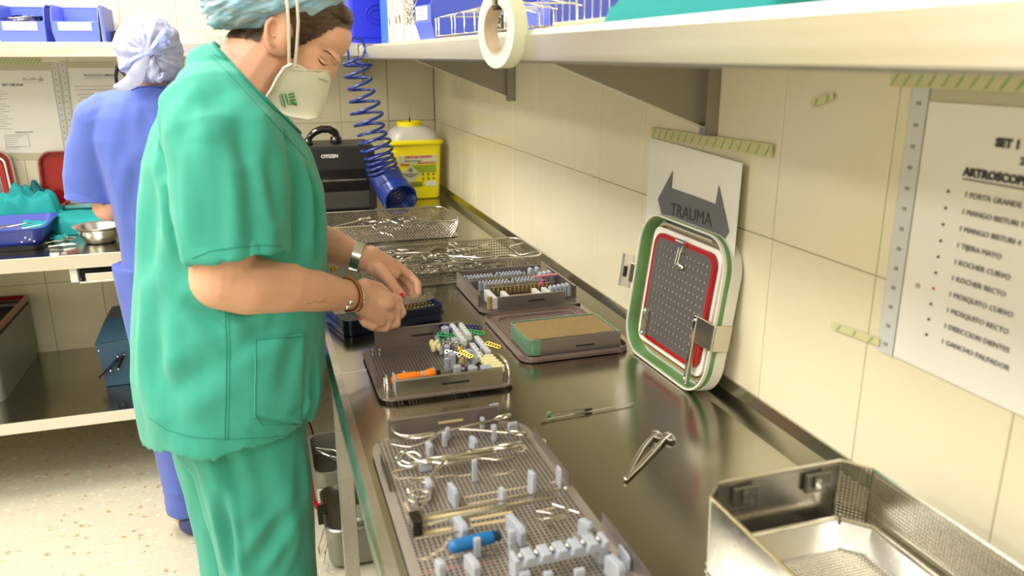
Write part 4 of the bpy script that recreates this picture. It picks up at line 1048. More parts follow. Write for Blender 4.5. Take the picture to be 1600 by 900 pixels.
mb = MB(); mb.box((c.x-.062, c.y-.0016, c.z-.0018), (c.x-.012, c.y-.001, c.z-.0002)); mb.box((c.x-.062, c.y-.0016, c.z+.004), (c.x-.05, c.y-.001, c.z+.006)); mb.box((c.x-.035, c.y-.0016, c.z+.003), (c.x-.018, c.y-.001, c.z+.005)); mb.box((c.x-.06, c.y-.0016, c.z-.012), (c.x+.01, c.y-.001, c.z-.0113)); O('emblem_caption', mb, 'print_grey', q1, world=True)
q2 = thing('protocol_sheet', 'paper headed PROTOCOLO in a sleeve on the back wall behind the person in blue', 'paper', tuple(BP(150, 170)))
bsheet('sleeve', [(93, 96), (240, 96), (250, 250), (113, 250)], 'sleeve', q2); bsheet('sheet', [(106, 106), (235, 106), (245, 240), (122, 240)], 'paper', q2, .0005)
bsheet('punched_strip', [(94, 97), (102, 97), (118, 240), (111, 240)], 'rail_white', q2, .0006)
btext(q2, 'PROTOCOLO LIMPIEZAS', 131, 118, .0105, bold=.0002)
O('underline', MB().box((BP(131, 122).x, YP-.0017, BP(131, 122).z-.0004), (BP(178, 122).x, YP-.001, BP(131, 122).z+.0004)), 'print_dark', q2, world=True)
mb = MB()
for i, (u, v, L) in enumerate(((116, 135, .16), (117, 140.5, .13), (120, 147.5, .15), (125, 152.5, .09), (122, 158, .14), (126, 163, .12), (123, 168, .13), (124, 173.5, .1), (125, 179, .12), (127, 185, .1), (127, 191, .12))):
    p = BP(u, v); mb.box((p.x, p.y-.0016, p.z-.0009), (p.x+L, p.y-.0010, p.z+.0009))
O('print_line', mb, 'print_faint', q2, world=True, kind='stuff')
for q, u0, v0, u1, v1 in ((q1, 85, 106, 105, 235), (q2, 98, 102, 114.5, 235)):
    mb = MB()
    for k in range(15):
        p = BP(u0+(u1-u0)*k/14, v0+(v1-v0)*k/14); mb.box((p.x-.002, p.y-.0022, p.z-.002), (p.x+.002, p.y-.0016, p.z+.002))
    O('punch_hole', mb, 'print_grey', q, world=True, kind='stuff')
tape('green hatched tape strip above the SET CIRUGIA list on the back wall', BP(-20, 96), BP(63, 97), .028, NB, .0015, n=14)
# ================================================================ ON THE RIGHT SHELF
ZS = 1.5165
def bx3(name, a, b_, m_, par, bev=.002, **k): return O(name, MB().box(a, b_), m_, par, bevel=bev, **k)
cr = thing('plastic_crate', 'deep blue plastic crate at the far end of the right shelf, behind the nurse', 'crate', (.48, 3.33, 1.525))
mb = MB(); ring_prism(mb, rrect(.21, .24, .015), rrect(.204, .234, .012), 0, .26); O('wall', mb, 'crate_blue', cr, smooth=40)
bx3('base', (-.1, -.115, 0), (.1, .115, .005), 'crate_blue', cr)
for z in (.02, .19, .215, .24): 
    mb = MB(); ring_prism(mb, rrect(.218, .248, .018), rrect(.209, .239, .015), z, z+.006); O('rib', mb, 'crate_blue', cr)
O('embossed_oval', MB().tube([(.035*math.cos(t)*1.3, -.1215, .105+.035*math.sin(t)) for t in np.linspace(0, 2*math.pi, 25)[:-1]], .002, 6, closed=True).tube([(.02*math.cos(t)*1.6, -.1215, .105+.018*math.sin(t)) for t in np.linspace(0, 2*math.pi, 25)[:-1]], .0015, 6, closed=True), 'crate_blue', cr, smooth=60)
def binder(name, label, y, x, th, m_, h=.31, hole=None, spec=False):
    t = thing(name, label, 'binder', (x, y, ZS))
    for s in (-1, 1): bx3('cover', (.0, s*th/2-(.002 if s > 0 else 0), 0), (.26, s*th/2+(.002 if s < 0 else 0), h), m_, t, bev=.0008)
    bx3('spine', (-.003, -th/2, 0), (0, th/2, h), m_, t, bev=.001)
    bx3('pages', (.01, -th/2+.004, .004), (.25, th/2-.004, h-.01), 'paper', t, bev=0)
    if hole:
        O('finger_hole', MB().cyl((-.0045, 0, .07), (-.0025, 0, .07), .012, n=18), hole, t)
        O('hole_ring', MB().tube([(-.0045, .0125*math.cos(a), .07+.0125*math.sin(a)) for a in np.linspace(0, 6.28, 19)[:-1]], .0014, 6, closed=True), 'steel', t, smooth=60)
    return t
def spine_x(u, y, v=40): return P(u, v, y=y).x
ms = mat('speckle', rgb(205, 203, 196), .7, var=.0); nt = ms.node_tree; bb_ = nt.nodes['Principled BSDF']; n_ = nt.nodes.new('ShaderNodeTexNoise'); n_.inputs['Scale'].default_value = 160; cr_ = nt.nodes.new('ShaderNodeValToRGB'); cr_.color_ramp.interpolation = 'CONSTANT'; cr_.color_ramp.elements[0].color = rgb(70, 66, 62); cr_.color_ramp.elements[1].position = .49; cr_.color_ramp.elements[1].color = rgb(215, 212, 205)
tcn = nt.nodes.new('ShaderNodeTexCoord'); nt.links.new(tcn.outputs['Object'], n_.inputs['Vector']); nt.links.new(n_.outputs[0], cr_.inputs[0]); nt.links.new(cr_.outputs[0], bb_.inputs['Base Color'])
# files stand spine towards the aisle (facing -x), seen very obliquely
binder('ring_binder', 'bright blue binder standing next to the blue crate on the shelf', 2.93, .462, .145, 'binder_blue')
binder('ring_binder', 'white binder with a dark finger hole, nearest the blue binder', 2.74, .452, .085, 'white_card', hole='black_plastic')
binder('ring_binder', 'white binder with a red finger hole on the shelf', 2.61, .452, .055, 'white_card', hole='print_red')
binder('ring_binder', 'narrow white binder with a dark hole beside the speckled one', 2.54, .452, .05, 'white_card', hole='black_plastic')
binder('ring_binder', 'grey speckled binder behind the white paper roll on the shelf', 2.44, .462, .12, 'speckle')
rl = thing('paper_roll', 'white paper roll standing in front of the speckled binder', 'roll', (.462, 2.29, ZS))
O('roll', MB().lathe([(.012, 0), (.042, 0), (.044, .003), (.044, .04), (.042, .043), (.012, .043), (.012, 0)], 32), 'roll_white', rl, smooth=40)
def open_bin(label, X, w_=.10, d=.16, h=.075, group=None, content=None, labelled=True, m_='bin_blue'):
    t = bpy.data.objects.new('storage_bin', None); COL.objects.link(t); t.matrix_basis = X; tag(t, label, 'bin', group)
    th = .003
    mb = MB()
    for s in (-1, 1):
        prof = [(-d/2, 0), (d/2, 0), (d/2, h), (-d/2+.045, h), (-d/2+.012, h*.93), (-d/2-.012, h*.55), (-d/2-.010, h*.5)]
        mb.loft([[(s*w_/2*(.94 if z < .01 else 1), y, z) for y, z in prof], [(s*(w_/2-th)*(.94 if z < .01 else 1), y, z) for y, z in prof]])
    mb.box((-w_/2*.95, -d/2, 0), (w_/2*.95, d/2, th)); mb.box((-w_/2, d/2-th, 0), (w_/2, d/2, h))
    O('body', mb, m_, t, bevel=.0008)
    mb = MB().loft([[(x, -d/2+.004, 0) for x in (-w_/2*.94, w_/2*.94)]+[(w_/2*.94, -d/2+.001, 0), (-w_/2*.94, -d/2+.001, 0)], [(-w_/2, -d/2-.008, h*.28), (w_/2, -d/2-.008, h*.28), (w_/2, -d/2-.012, h*.28), (-w_/2, -d/2-.012, h*.28)], [(-w_/2, -d/2-.008, h*.56), (w_/2, -d/2-.008, h*.56), (w_/2, -d/2-.012, h*.56), (-w_/2, -d/2-.012, h*.56)]])
    O('front', mb, m_, t, bevel=.0006)
    O('rim', MB().box((-w_/2-.004, d/2-.004, h-.003), (w_/2+.004, d/2+.004, h+.003)).box((-w_/2-.004, -d/2+.04, h-.003), (-w_/2+.002, d/2, h+.003)).box((w_/2-.002, -d/2+.04, h-.003), (w_/2+.004, d/2, h+.003)), m_, t, bevel=.001)
    if labelled:
        O('label_card', MB().box((-w_*.36, -d/2-.0140, h*.32), (w_*.34, -d/2-.0125, h*.54)), 'white_card', t)
        mb = MB()
        for k in range(2): mb.box((-w_*.15-.012*k, -d/2-.0146, h*(.47-.07*k)), (w_*.12+.01*k, -d/2-.0141, h*(.47-.07*k)+.0018))
        O('print_line', mb, 'print_faint', t)
    return t
Xb_ = lambda x, y, z, rz: T(x, y, z) @ R('Z', rz)
open_bin('tall blue storage bin on the right shelf behind the wire rack', Xb_(.520, 2.10, ZS, -80), .11, .17, .15)
open_bin('blue storage bin tucked behind the masking tape roll on the shelf', Xb_(.655, 1.66, ZS, -80), .16, .17, .12, labelled=False)
# wire rack of bent rods
wrk = thing('wire_rack', 'empty bent wire rack lying on the right shelf beside the tape roll', 'rack', (.5, 1.55, ZS))
mb = MB()
for z, x in ((.006, .425), (.006, .56)): mb.tube([(x, 1.93, ZS+z), (x, 1.25, ZS+z)], .0022, 6)
for y in (1.93, 1.25): mb.tube([(.425, y, ZS+.006), (.56, y, ZS+.006)], .0022, 6)
O('base_frame', mb, 'chrome', wrk, world=True, smooth=60)
for k, y in enumerate((1.93, 1.90, 1.77, 1.74, 1.66, 1.58, 1.5, 1.38)):
    O('hoop', MB().tube([(.425, y, ZS+.006), (.425, y, ZS+.045), (.435, y+.008, ZS+.05), (.55, y-.01, ZS+.05), (.56, y, ZS+.044), (.56, y, ZS+.006)], .0017, 6), 'chrome', wrk, world=True, smooth=60)
for k in range(4): O('cross_rod', MB().tube([(.43, 1.9-k*.12, ZS+.048), (.50, 1.78-k*.11, ZS+.066), (.56, 1.72-k*.12, ZS+.046)], .0017, 6), 'chrome', wrk, world=True, smooth=60)
w2_ = thing('wire_basket', 'shallow wire tray on the right shelf between the tape roll and the teal cloth', 'basket', (.6, 1.15, ZS))
mb = MB()
for z in (.004, .06): mb.tube([(x+.59, y+1.14, ZS+z) for x, y in rrect(.28, .30, .02, 4)], .0018, 6, closed=True)
for k in range(11): mb.tube([(.45, 1.0+k*.028, ZS+.06), (.45, 1.0+k*.028, ZS+.004), (.73, 1.0+k*.028, ZS+.004), (.73, 1.0+k*.028, ZS+.06)], .0011, 5)
for k in range(5): mb.tube([(.46+k*.06, .99, ZS+.06), (.46+k*.06, .99, ZS+.004), (.46+k*.06, 1.29, ZS+.004), (.46+k*.06, 1.29, ZS+.06)], .0011, 5)
O('mesh', mb, 'chrome', w2_, world=True, smooth=60)
bx3('card', (.46, 1.02, ZS+.006), (.70, 1.24, ZS+.012), 'cream_plastic', w2_, world=True)
# folded teal cloth
def cloth_pad(name, label, cx, cy, z, w_, d, h, m_, rz=0, seed=0, cat='cloth', amp=.006, nx=40, ny=30, hill=None, group=None):
    mb = MB(); vs_ = []; fs = []
    X = T(cx, cy, z) @ R('Z', rz)
    for j in range(ny+1):
        for i in range(nx+1):
            u, v = i/nx*2-1, j/ny*2-1
            e = max(abs(u), abs(v)); f = 1-max(0, (e-.86)/.14)**2
            hh = hill(u, v) if hill else h
            nz = noise.noise(Vector((u*2.2+seed, v*3.1, seed)))*amp*2.2 + noise.noise(Vector((u*6+seed, v*5, 3)))*amp
            vs_.append((u*w_/2*(1+.05*noise.noise(Vector((v*2, seed, 0)))), v*d/2*(1+.07*noise.noise(Vector((u*2, seed, 5)))), max(.001, (hh+nz)*max(.02, f))))
    for j in range(ny):
        for i in range(nx): a = j*(nx+1)+i; fs.append((a, a+1, a+nx+2, a+nx+1))
    nb = len(vs_); vs_ += [(x, y, 0) for x, y, zz in vs_]
    fs += [tuple(nb+k for k in f[::-1]) for f in fs]
    bd = [i for i in range(nx+1)]+[(j+1)*(nx+1)-1 for j in range(1, ny+1)]+[ny*(nx+1)+i for i in range(nx-1, -1, -1)]+[j*(nx+1) for j in range(ny-1, 0, -1)]
    for k in range(len(bd)):
        a, b_ = bd[k], bd[(k+1) % len(bd)]; fs.append((a, nb+a, nb+b_, b_))
    mb.add(vs_, fs); o = O(name, mb, m_, smooth=180); o.matrix_basis = X; tag(o, label, cat, group); return o
cloth_pad('folded_cloth', 'folded teal cloth lying on the near part of the right shelf', .585, .78, ZS, .33, .36, .035, 'teal', 0, 2)
bx3_ = O('grey_card', MB().box((.44, .98, ZS), (.47, 1.0, ZS+.02)), 'rail_white') if False else None
# masking tape roll on a hook over the shelf lip
tp = thing('masking_tape_roll', 'cream masking tape roll hanging on its hook from the shelf lip', 'tape roll', (.376, 1.235, 1.518))
Xt = R('Z', -20) @ R('X', -84)
prof = [(.039, -.012), (.058, -.012), (.058, .012), (.039, .012), (.039, -.012)]
Rt = R('Z', 12) @ R('Y', 90)
O('tape', MB().lathe(prof, 48, Rt), 'tape_roll', tp, smooth=40)
O('core', MB().lathe([(.0365, -.0122), (.0392, -.0122), (.0392, .0122), (.0365, .0122), (.0365, -.0122)], 40, Rt), 'tape_core', tp, smooth=40)
O('clip', MB().box((-.012, -.012, .028), (.012, .012, .062), Rt @ R('Y', 0) if False else None), 'black_plastic', tp, bevel=.003)
O('hook', MB().tube([(.03, 0, -.004), (.028, 0, .028), (.016, 0, .036), (-.014, 0, .036), (-.016, 0, .050)], .0022, 6), 'steel', tp, smooth=60)

# ================================================================ ON THE BACK SHELF (left)
ZB = 1.5245
b1 = open_bin('blue storage bin of dark blue cables on the back shelf, far left', Xb_(-.742, 3.36, ZB+.002, 0), .150, .20, .125)
b2 = open_bin('blue storage bin of white papers on the back shelf, left of the blue cap', Xb_(-.572, 3.36, ZB+.002, 0), .150, .20, .125)
t = thing('cable_bundle', 'tangle of dark blue cables filling the far left storage bin', 'cables', (-.742, 3.35, ZB+.03))
for k in range(16):
    a = rnd.uniform(0, 6.28); c = Vector((rnd.uniform(-.02, .02), rnd.uniform(-.04, .03), .028+.0022*k))
    O('cable', MB().tube([c+Vector((.05*math.cos(a+q), .05*math.sin(a+q)*.8, rnd.uniform(-.004, .006))) for q in (0, .7, 1.5, 2.4, 3.2)], .0032, 6), 'navy' if k % 4 else 'steel', t, smooth=60)
O('fill', MB().box((-.065, -.085, -.024), (.065, .09, .02)), 'navy', t)
for k in range(5):
    o = O('folded_paper', MB().loft([[(-.055, -.08, 0), (.055, -.08, .002), (.05, .08, .0), (-.05, .08, .003)], [(-.055, -.08, .006), (.055, -.08, .012), (.05, .08, .012), (-.05, .08, .006)]]), 'white_card', bevel=.001)
    o.matrix_basis = T(-.572, 3.36, ZB+.012+.0125*k) @ R('Z', rnd.uniform(-4, 4)); tag(o, 'white folded paper stacked inside the blue bin left of the cap', 'paper', 'papers in the blue bin')
gd = thing('plastic_divider', 'narrow blue and grey board standing at the right of the back shelf bins', 'board', (-.487, 3.36, ZB))
bx3('board', (-.006, -.11, 0), (0, .11, .118), 'grey_box', gd); bx3('edge', (0, -.115, 0), (.008, .115, .122), 'bin_blue', gd)
gt = thing('steel_tray', 'low grey steel tray on the back shelf behind the blue cap', 'tray', (-.40, 3.42, ZB))
mb = MB(); ring_prism(mb, rrect(.14, .12, .01), rrect(.135, .115, .008), 0, .045); mb.box((-.065, -.055, 0), (.065, .055, .003)); O('body', mb, 'steel_dark', gt)
wb2 = thing('wire_basket', 'low wire basket on the back shelf between the two people', 'basket', (-.07, 3.36, ZB))
mb = MB()
for z in (.003, .026, .05): mb.tube([(x, y, z) for x, y in rrect(.42, .2, .02, 4)], .0016, 5, closed=True)
for k in range(15): mb.tube([(-.2+k*.0285, -.1, .05), (-.2+k*.0285, -.1, .003), (-.2+k*.0285, .1, .003), (-.2+k*.0285, .1, .05)], .0011, 5)
O('mesh', mb, 'chrome', wb2, smooth=60)

# ================================================================ ON THE BACK TABLE (left)
ZL = zt+.001
tb = thing('blue_tub', 'shallow royal blue plastic tub full of instruments on the back table', 'tub', (-.875, 3.06, ZL), 2)
mb = MB(); W_, D_ = .34, .30
for (z, s_) in ((0, 0),): pass
ro = [rrect(.29, .24, .03, 5), rrect(.33, .29, .035, 5), rrect(.344, .304, .035, 5), rrect(.344, .304, .035, 5), rrect(.322, .282, .03, 5), rrect(.284, .234, .026, 5)]
mb.loft([[(x, y, z) for x, y in r_] for r_, z in zip(ro, (.012, .068, .070, .074, .074, .018))]); O('body', mb, 'tub_blue', tb, smooth=35)
mb = MB(); ring_prism(mb, rrect(.31, .265, .03), rrect(.30, .255, .028), 0, .016); O('foot_band', mb, 'navy_dark', tb, smooth=40)
mb = MB()
for k in range(8): mb.box((.10+.006*k+.004*(k % 2), -.150, .03+.007*(k % 3)), (.104+.006*k, -.147, .034+.007*(k % 3)))
O('white_mark', mb, 'white_card', tb)
for k in range(9):
    o = O('surgical_clamp', forceps_mesh(.16, .018, .012), 'instrument' if k < 5 else 'black_plastic', smooth=60) if k in (0, 5) else None
    if o is None: o = bpy.data.objects['surgical_clamp' if k < 5 else 'surgical_clamp.001'].copy(); COL.objects.link(o)
    o.matrix_basis = T(-.83+rnd.uniform(-.05, .04), 3.06+rnd.uniform(-.05, .05), ZL+.028+.004*k) @ R('Z', rnd.uniform(-30, 30)) @ R('Y', -6)
    tag(o, 'steel ringed clamp lying in the blue tub' if k < 5 else 'black handled clamp lying in the blue tub', 'clamp', 'steel clamps in the blue tub' if k < 5 else 'black clamps in the blue tub')
bowl = O('steel_bowl', MB().lathe([(.0001, 0), (.045, 0), (.052, .003), (.068, .04), (.073, .052), (.083, .056), (.084, .058), (.072, .055), (.066, .042), (.05, .006), (.0001, .004)], 48), 'steel', smooth=50)
tag(bowl, 'round stainless steel bowl with flat rim in front of the person in blue', 'bowl'); place(bowl, (-.548, 3.0, ZL))
for k, (u, v, a_, L) in enumerate(((92, 372, 10, .07), (98, 384, 14, .08), (84, 380, 30, .06), (108, 374, -15, .05), (90, 388, 5, .05), (104, 380, 38, .06))):
    p = P(u, v, z=ZL+.003)
    o = O('small_clip', MB().tube([(-L/2, -.006, 0), (0, 0, .002), (L/2, .002, 0)], [.002, .003, .002], 6).tube([(-L/2, .006, 0), (0, 0, .002), (L/2, -.002, 0)], [.002, .003, .002], 6), 'chrome', smooth=60)
    o.matrix_basis = T(p.x, p.y, ZL+.0035+.002*k) @ R('Z', a_); tag(o, 'small bright steel clip in the scatter between blue tub and steel bowl', 'clip', 'scattered clips right of the blue tub')
# teal drape heaps
cloth_pad('teal_drape', 'crumpled teal drape heaped behind the blue tub', -.93, 3.345, ZL, .40, .20, .075, 'teal', 4, 5, amp=.03, hill=lambda u, v: .07+.05*math.exp(-((u-.55)**2)*9)+.02*math.sin(u*8))
cloth_pad('teal_drape', 'smooth teal wrapped pack on the back table behind the steel bowl', -.66, 3.30, ZL, .34, .30, .055, 'teal', -4, 9, amp=.006)
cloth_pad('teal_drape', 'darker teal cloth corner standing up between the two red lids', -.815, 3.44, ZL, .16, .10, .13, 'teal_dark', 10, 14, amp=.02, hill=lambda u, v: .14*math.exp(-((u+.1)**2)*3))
cloth_pad('teal_scrap', 'small teal scrap on the table right of the blue tub', -.690, 3.075, ZL, .05, .04, .012, 'teal', 20, 17, amp=.006, nx=12, ny=10)
pt = thing('perforated_pan', 'flat perforated steel pan on the teal pack in front of the red lid', 'pan', (-.62, 3.40, ZL+.064))
mb = MB(); mb.perf(24, 10, .0085, .0085, .0025, .001, T(-.1, -.04, .006)); O('perforated_sheet', mb, 'steel_dark', pt, kind='stuff')
mb = MB(); ring_prism(mb, rrect(.23, .11, .02), rrect(.21, .09, .016), 0, .012); O('rim', mb, 'chrome', pt)
# two red lids against the back wall
def red_lid(label, x, z0, rot, kind):
    t = bpy.data.objects.new('red_container_lid', None); COL.objects.link(t)
    t.matrix_basis = lid_frame((x, 3.455, z0), (x+rot, 3.49, z0+.27), (1, 0, 0)); tag(t, label, 'lid')
    def lr(name, w0, h0, r0, w1, h1, r1, za, zb, m_):
        mb = MB(); ring_prism(mb, rrect(w0, h0, r0, 7, 0, .135), rrect(w1, h1, r1, 7, 0, .135), za, zb); return O(name, mb, m_, t, smooth=40)
    lr('outer_rim', .30, .27, .05, .290, .260, .045, -.01, .005, 'steel_dark'); lr('red_wall', .292, .262, .046, .278, .248, .040, -.03, .002, 'red_shell')
    mb = MB().loft([[(x_, y_, z_) for x_, y_ in rrect(.28, .25, .04, 7, 0, .135)] for z_ in (-.03, -.022)]); O('back_plate', mb, 'red_shell', t, smooth=40)
    if kind == 0:
        lr('white_band', .25, .225, .03, .236, .211, .025, -.022, -.008, 'lid_white'); lr('red_gasket', .232, .205, .03, .20, .175, .02, -.018, -.002, 'red_gasket')
        mb = MB(); mb.perf8(11, 10, .0172, .0168, .0036, .002, T(-.0946, .051, -.004)); O('perforated_plate', mb, 'lid_sheet', t)
        O('plate_backing', MB().box((-.095, .05, -.016), (.095, .22, -.015)), 'white_card', t)
        O('latch', MB().box((.145, .09, -.02), (.163, .13, .004)), 'steel_dark', t, bevel=.002)
    else:
        mb = MB(); mb.lathe([(.0001, -.021), (.072, -.021), (.078, -.014), (.080, -.010), (.074, -.008), (.0001, -.010)], 40, T(.03, .125, 0)); O('round_valve', mb, 'steel_dark', t, smooth=40)
        mb = MB(); mb.lathe([(.078, -.012), (.084, -.012), (.084, -.006), (.078, -.006), (.078, -.012)], 40, T(.03, .125, 0)); O('valve_ring', mb, 'tan_perf', t, smooth=40)
        O('latch', MB().box((-.19, .05, -.012), (-.15, .12, -.004)).cyl((-.152, .05, -.004), (-.152, .12, -.004), .006, n=10), 'steel', t, bevel=.001)
        O('latch', MB().box((-.184, .045, -.006), (-.172, .125, .006)), 'chrome', t, bevel=.002)
    return t
red_lid('red rimmed lid with perforated grey plate leaning on the back wall, far left', -1.035, zt+.002, -.02, 0)
red_lid('plain glossy red lid with round valve leaning on the back wall beside the blue sleeve', -.668, zt+.002, .0, 1)
# drawer rail under the table
dr_ = thing('under_table_drawer', 'shallow open steel drawer hanging under the back table, behind the person in blue', 'drawer', (-.4, 3.0, .77))
bx3('bracket', (-.625, 2.83, .765), (-.602, 3.0, .816), 'white_card', dr_, world=True)
bx3('front_rail', (-.58, 2.83, .766), (-.15, 2.836, .792), 'steel_shelf', dr_, world=True, bev=.001)
bx3('bottom', (-.60, 2.83, .760), (-.15, 3.2, .766), 'steel_shelf', dr_, world=True, bev=.001)
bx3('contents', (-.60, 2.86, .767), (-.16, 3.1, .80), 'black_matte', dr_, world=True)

# ================================================================ LOWER SHELF (left)
zl_ = zl+.001
tx = thing('toolbox', 'blue steel cantilever toolbox with black strut on the lower shelf behind the nurse', 'toolbox', (-.5, 3.2, zl_))
xa_, xb_ = -.615, -.43
prof = [(3.05, 0), (3.47, 0), (3.47, .20), (3.44, .31), (3.38, .315), (3.04, .175), (3.045, .08)]
y0 = 3.05
prof = [(3.05, 0), (3.40, 0), (3.41, .18), (3.38, .30), (3.33, .305), (3.045, .175), (3.052, .09)]
fr = [(-.622, .0), (-.40, .0), (-.40, .165), (-.632, .165), (-.622, .09)]
mb = MB().loft([[(x, 3.05, z) for x, z in ((-.615, 0), (-.38, 0), (-.38, .19), (-.632, .165), (-.620, .085))], [(x, 3.30, z) for x, z in ((-.615, 0), (-.38, 0), (-.38, .19), (-.632, .165), (-.620, .085))]])
O('body', mb, 'toolbox', tx, world=True, bevel=.002, X=T(0, 0, 0))
for c in children(tx): c.data.transform(T(0, 0, zl_))
mb = MB().loft([[(-.632, 3.052, .166), (-.38, 3.052, .191), (-.38, 3.298, .191), (-.632, 3.298, .166)], [(-.60, 3.12, .235), (-.38, 3.12, .26), (-.38, 3.298, .26), (-.60, 3.298, .235)]])
O('sloped_lid', MB().add([(x, y, z+zl_) for x, y, z in mb.v], mb.f), 'toolbox', tx, world=True, bevel=.002)
L0 = Vector((-.63, 3.035, zl_+.045)); L1 = Vector((-.535, 3.035, zl_+.122))
O('strut', MB().tube([L0, L0.lerp(L1, .5), L1], .0075, 8, flat=.5), 'black_gloss', tx, world=True, smooth=60)
O('strut', MB().tube([Vector((-.565, 3.042, zl_+.07)), Vector((-.538, 3.042, zl_+.12))], .008, 8, flat=.4), 'black_plastic', tx, world=True, smooth=60)
O('strut', MB().tube([Vector((-.59, 3.042, zl_+.07)), Vector((-.56, 3.042, zl_+.115))], .005, 8, flat=.4), 'black_plastic', tx, world=True, smooth=60)
mb = MB()
for x, z in ((-.535, .122), (-.558, .118), (-.562, .07), (-.588, .066), (-.617, .148)): mb.ball((x, 3.032, zl_+z), (.004, .003, .004), 8)
O('rivet', mb, 'chrome', tx, world=True, smooth=60)
bx3('latch', (-.48, 3.035, zl_+.12), (-.455, 3.05, zl_+.19), 'black_plastic', tx, world=True)
gb = thing('sterile_container', 'big grey metal container with dark red rim on the lower shelf, far left', 'container', (-1.08, 3.26, zl_))
RG = Matrix.Rotation(0, 4, 'Z')
mb = MB(); mb.loft([[(x, y, z) for x, y in rrect(w_, d, .03, 6)] for z, w_, d in ((0, .27, .50), (.01, .28, .51), (.12, .285, .515), (.125, .285, .515))]); mb2 = MB(); ring_prism(mb2, rrect(.29, .50, .03, 6), rrect(.28, .49, .028, 6), 0, .24); mb2.loft([[(x, y, z) for x, y in rrect(.285, .495, .03, 6)] for z in (0, .01)])
O('body', mb2, 'grey_box', gb, smooth=40)
mb = MB(); ring_prism(mb, rrect(.298, .508, .034, 6), rrect(.272, .482, .026, 6), .238, .256); O('gasket_rim', mb, 'red_shell', gb, smooth=40)
mb = MB(); ring_prism(mb, rrect(.296, .506, .034, 6), rrect(.27, .48, .026, 6), .226, .234); O('dark_seam', mb, 'black_matte', gb, smooth=40)
O('dark_insert', MB().box((-.13, -.235, .20), (.13, .235, .215)), 'black_matte', gb)
jr = thing('metal_canister', 'small ribbed steel canister in the big grey container, cut by the left frame edge', 'canister', (-1.02, 3.10, zl_+.216))
O('can', MB().lathe([(.0001, 0), (.05, 0), (.052, .01), (.05, .05), (.053, .055), (.05, .06), (.048, .10), (.03, .115), (.0001, .115)], 24), 'steel', jr, smooth=40)

# ================================================================ FLOOR CONTAINERS UNDER THE WORKTOP
c1 = thing('open_container', 'open grey steel container with red base on the floor under the worktop', 'container', (.232, 2.60, 0))
def cont_body(t, w_, d, h, m_='grey_box'):
    mb = MB(); ro = [rrect(w_*.97, d*.97, .035, 6), rrect(w_, d, .04, 6), rrect(w_+.008, d+.008, .042, 6), rrect(w_+.008, d+.008, .042, 6), rrect(w_-.008, d-.008, .038, 6), rrect(w_*.96, d*.96, .034, 6)]
    mb.loft([[(x, y, z) for x, y in r_] for r_, z in zip(ro, (.012, .03, h-.008, h, h, .02))]); O('body', mb, m_, t, smooth=35)
cont_body(c1, .30, .30, .14)
mb = MB(); mb.loft([[(x, y, z) for x, y in rrect(w_, w_, .045, 6)] for z, w_ in ((0, .31), (.004, .318), (.020, .318), (.024, .305))]); O('red_base', mb, 'red_gasket', c1, smooth=35)
O('inner_sheet', MB().box((-.14, -.14, .055), (.14, .14, .06)), 'steel_dark', c1)
mb = MB().tube([(-.156, -.05, .09), (-.17, -.05, .075), (-.17, .05, .075), (-.156, .05, .09)], .003, 6); O('handle', mb, 'chrome', c1, smooth=60)
O('label_card', MB().box((-.145, -.1545, .035), (-.06, -.1525, .085)), 'white_card', c1)
mb = MB()
for k in range(4): mb.box((-.14, -.1555, .042+.011*k), (-.07, -.1546, .045+.011*k))
O('print_line', mb, 'print_grey', c1)
for k in range(5):
    o = O('steel_forceps', forceps_mesh(.15, .018, .012), 'chrome', smooth=60) if k == 0 else bpy.data.objects['steel_forceps'].copy()
    if k: COL.objects.link(o)
    o.matrix_basis = T(.155+.02*(k % 3), 2.56+.03*k, .075+.006*k) @ R('Z', 60+25*k) @ R('Y', -8); tag(o, 'shiny forceps lying in the open container under the worktop', 'forceps', 'forceps in the floor container')
c2 = thing('closed_container', 'grey steel container with its lid on, on the floor nearest the cabinet', 'container', (.240, 2.235, 0))
cont_body(c2, .29, .27, .125)
mb = MB(); mb.loft([[(x, y, z) for x, y in rrect(w_, d_, r_, 6)] for z, w_, d_, r_ in ((.122, .30, .28, .045), (.134, .30, .28, .045), (.138, .288, .268, .04), (.128, .262, .242, .035), (.126, .25, .23, .03))]); O('lid', mb, 'steel_dark', c2, smooth=35)
mb = MB(); mb.loft([[(x, y, z) for x, y in rrect(w_, d_, .03, 6, .02, -.04)] for z, w_, d_ in ((.125, .18, .09), (.132, .17, .08))]); O('lid_boss', mb, 'grey_box', c2, smooth=35)
h_ = O('latch', MB().box((-.165, -.03, .10), (-.135, .02, .142)), 'black_plastic', c2, bevel=.003)
O('wire_bail', MB().tube([(-.152, -.07, .11), (-.172, -.08, .06), (-.172, -.12, .055), (-.150, -.125, .11)], .003, 6).tube([(-.148, -.1, .08), (-.165, -.13, .03), (-.150, -.14, .03)], .003, 6), 'chrome', c2, smooth=60)
cbl = O('floor_cable', MB().tube(smooth_path([(.10, 2.95, .30), (.085, 2.93, .16), (.105, 2.91, .06), (.06, 2.86, .006), (.12, 2.80, .006), (.2, 2.9, .006)]), .004, 6), 'cable', smooth=60); tag(cbl, 'thin black cable trailing to the floor behind the open container', 'cable')
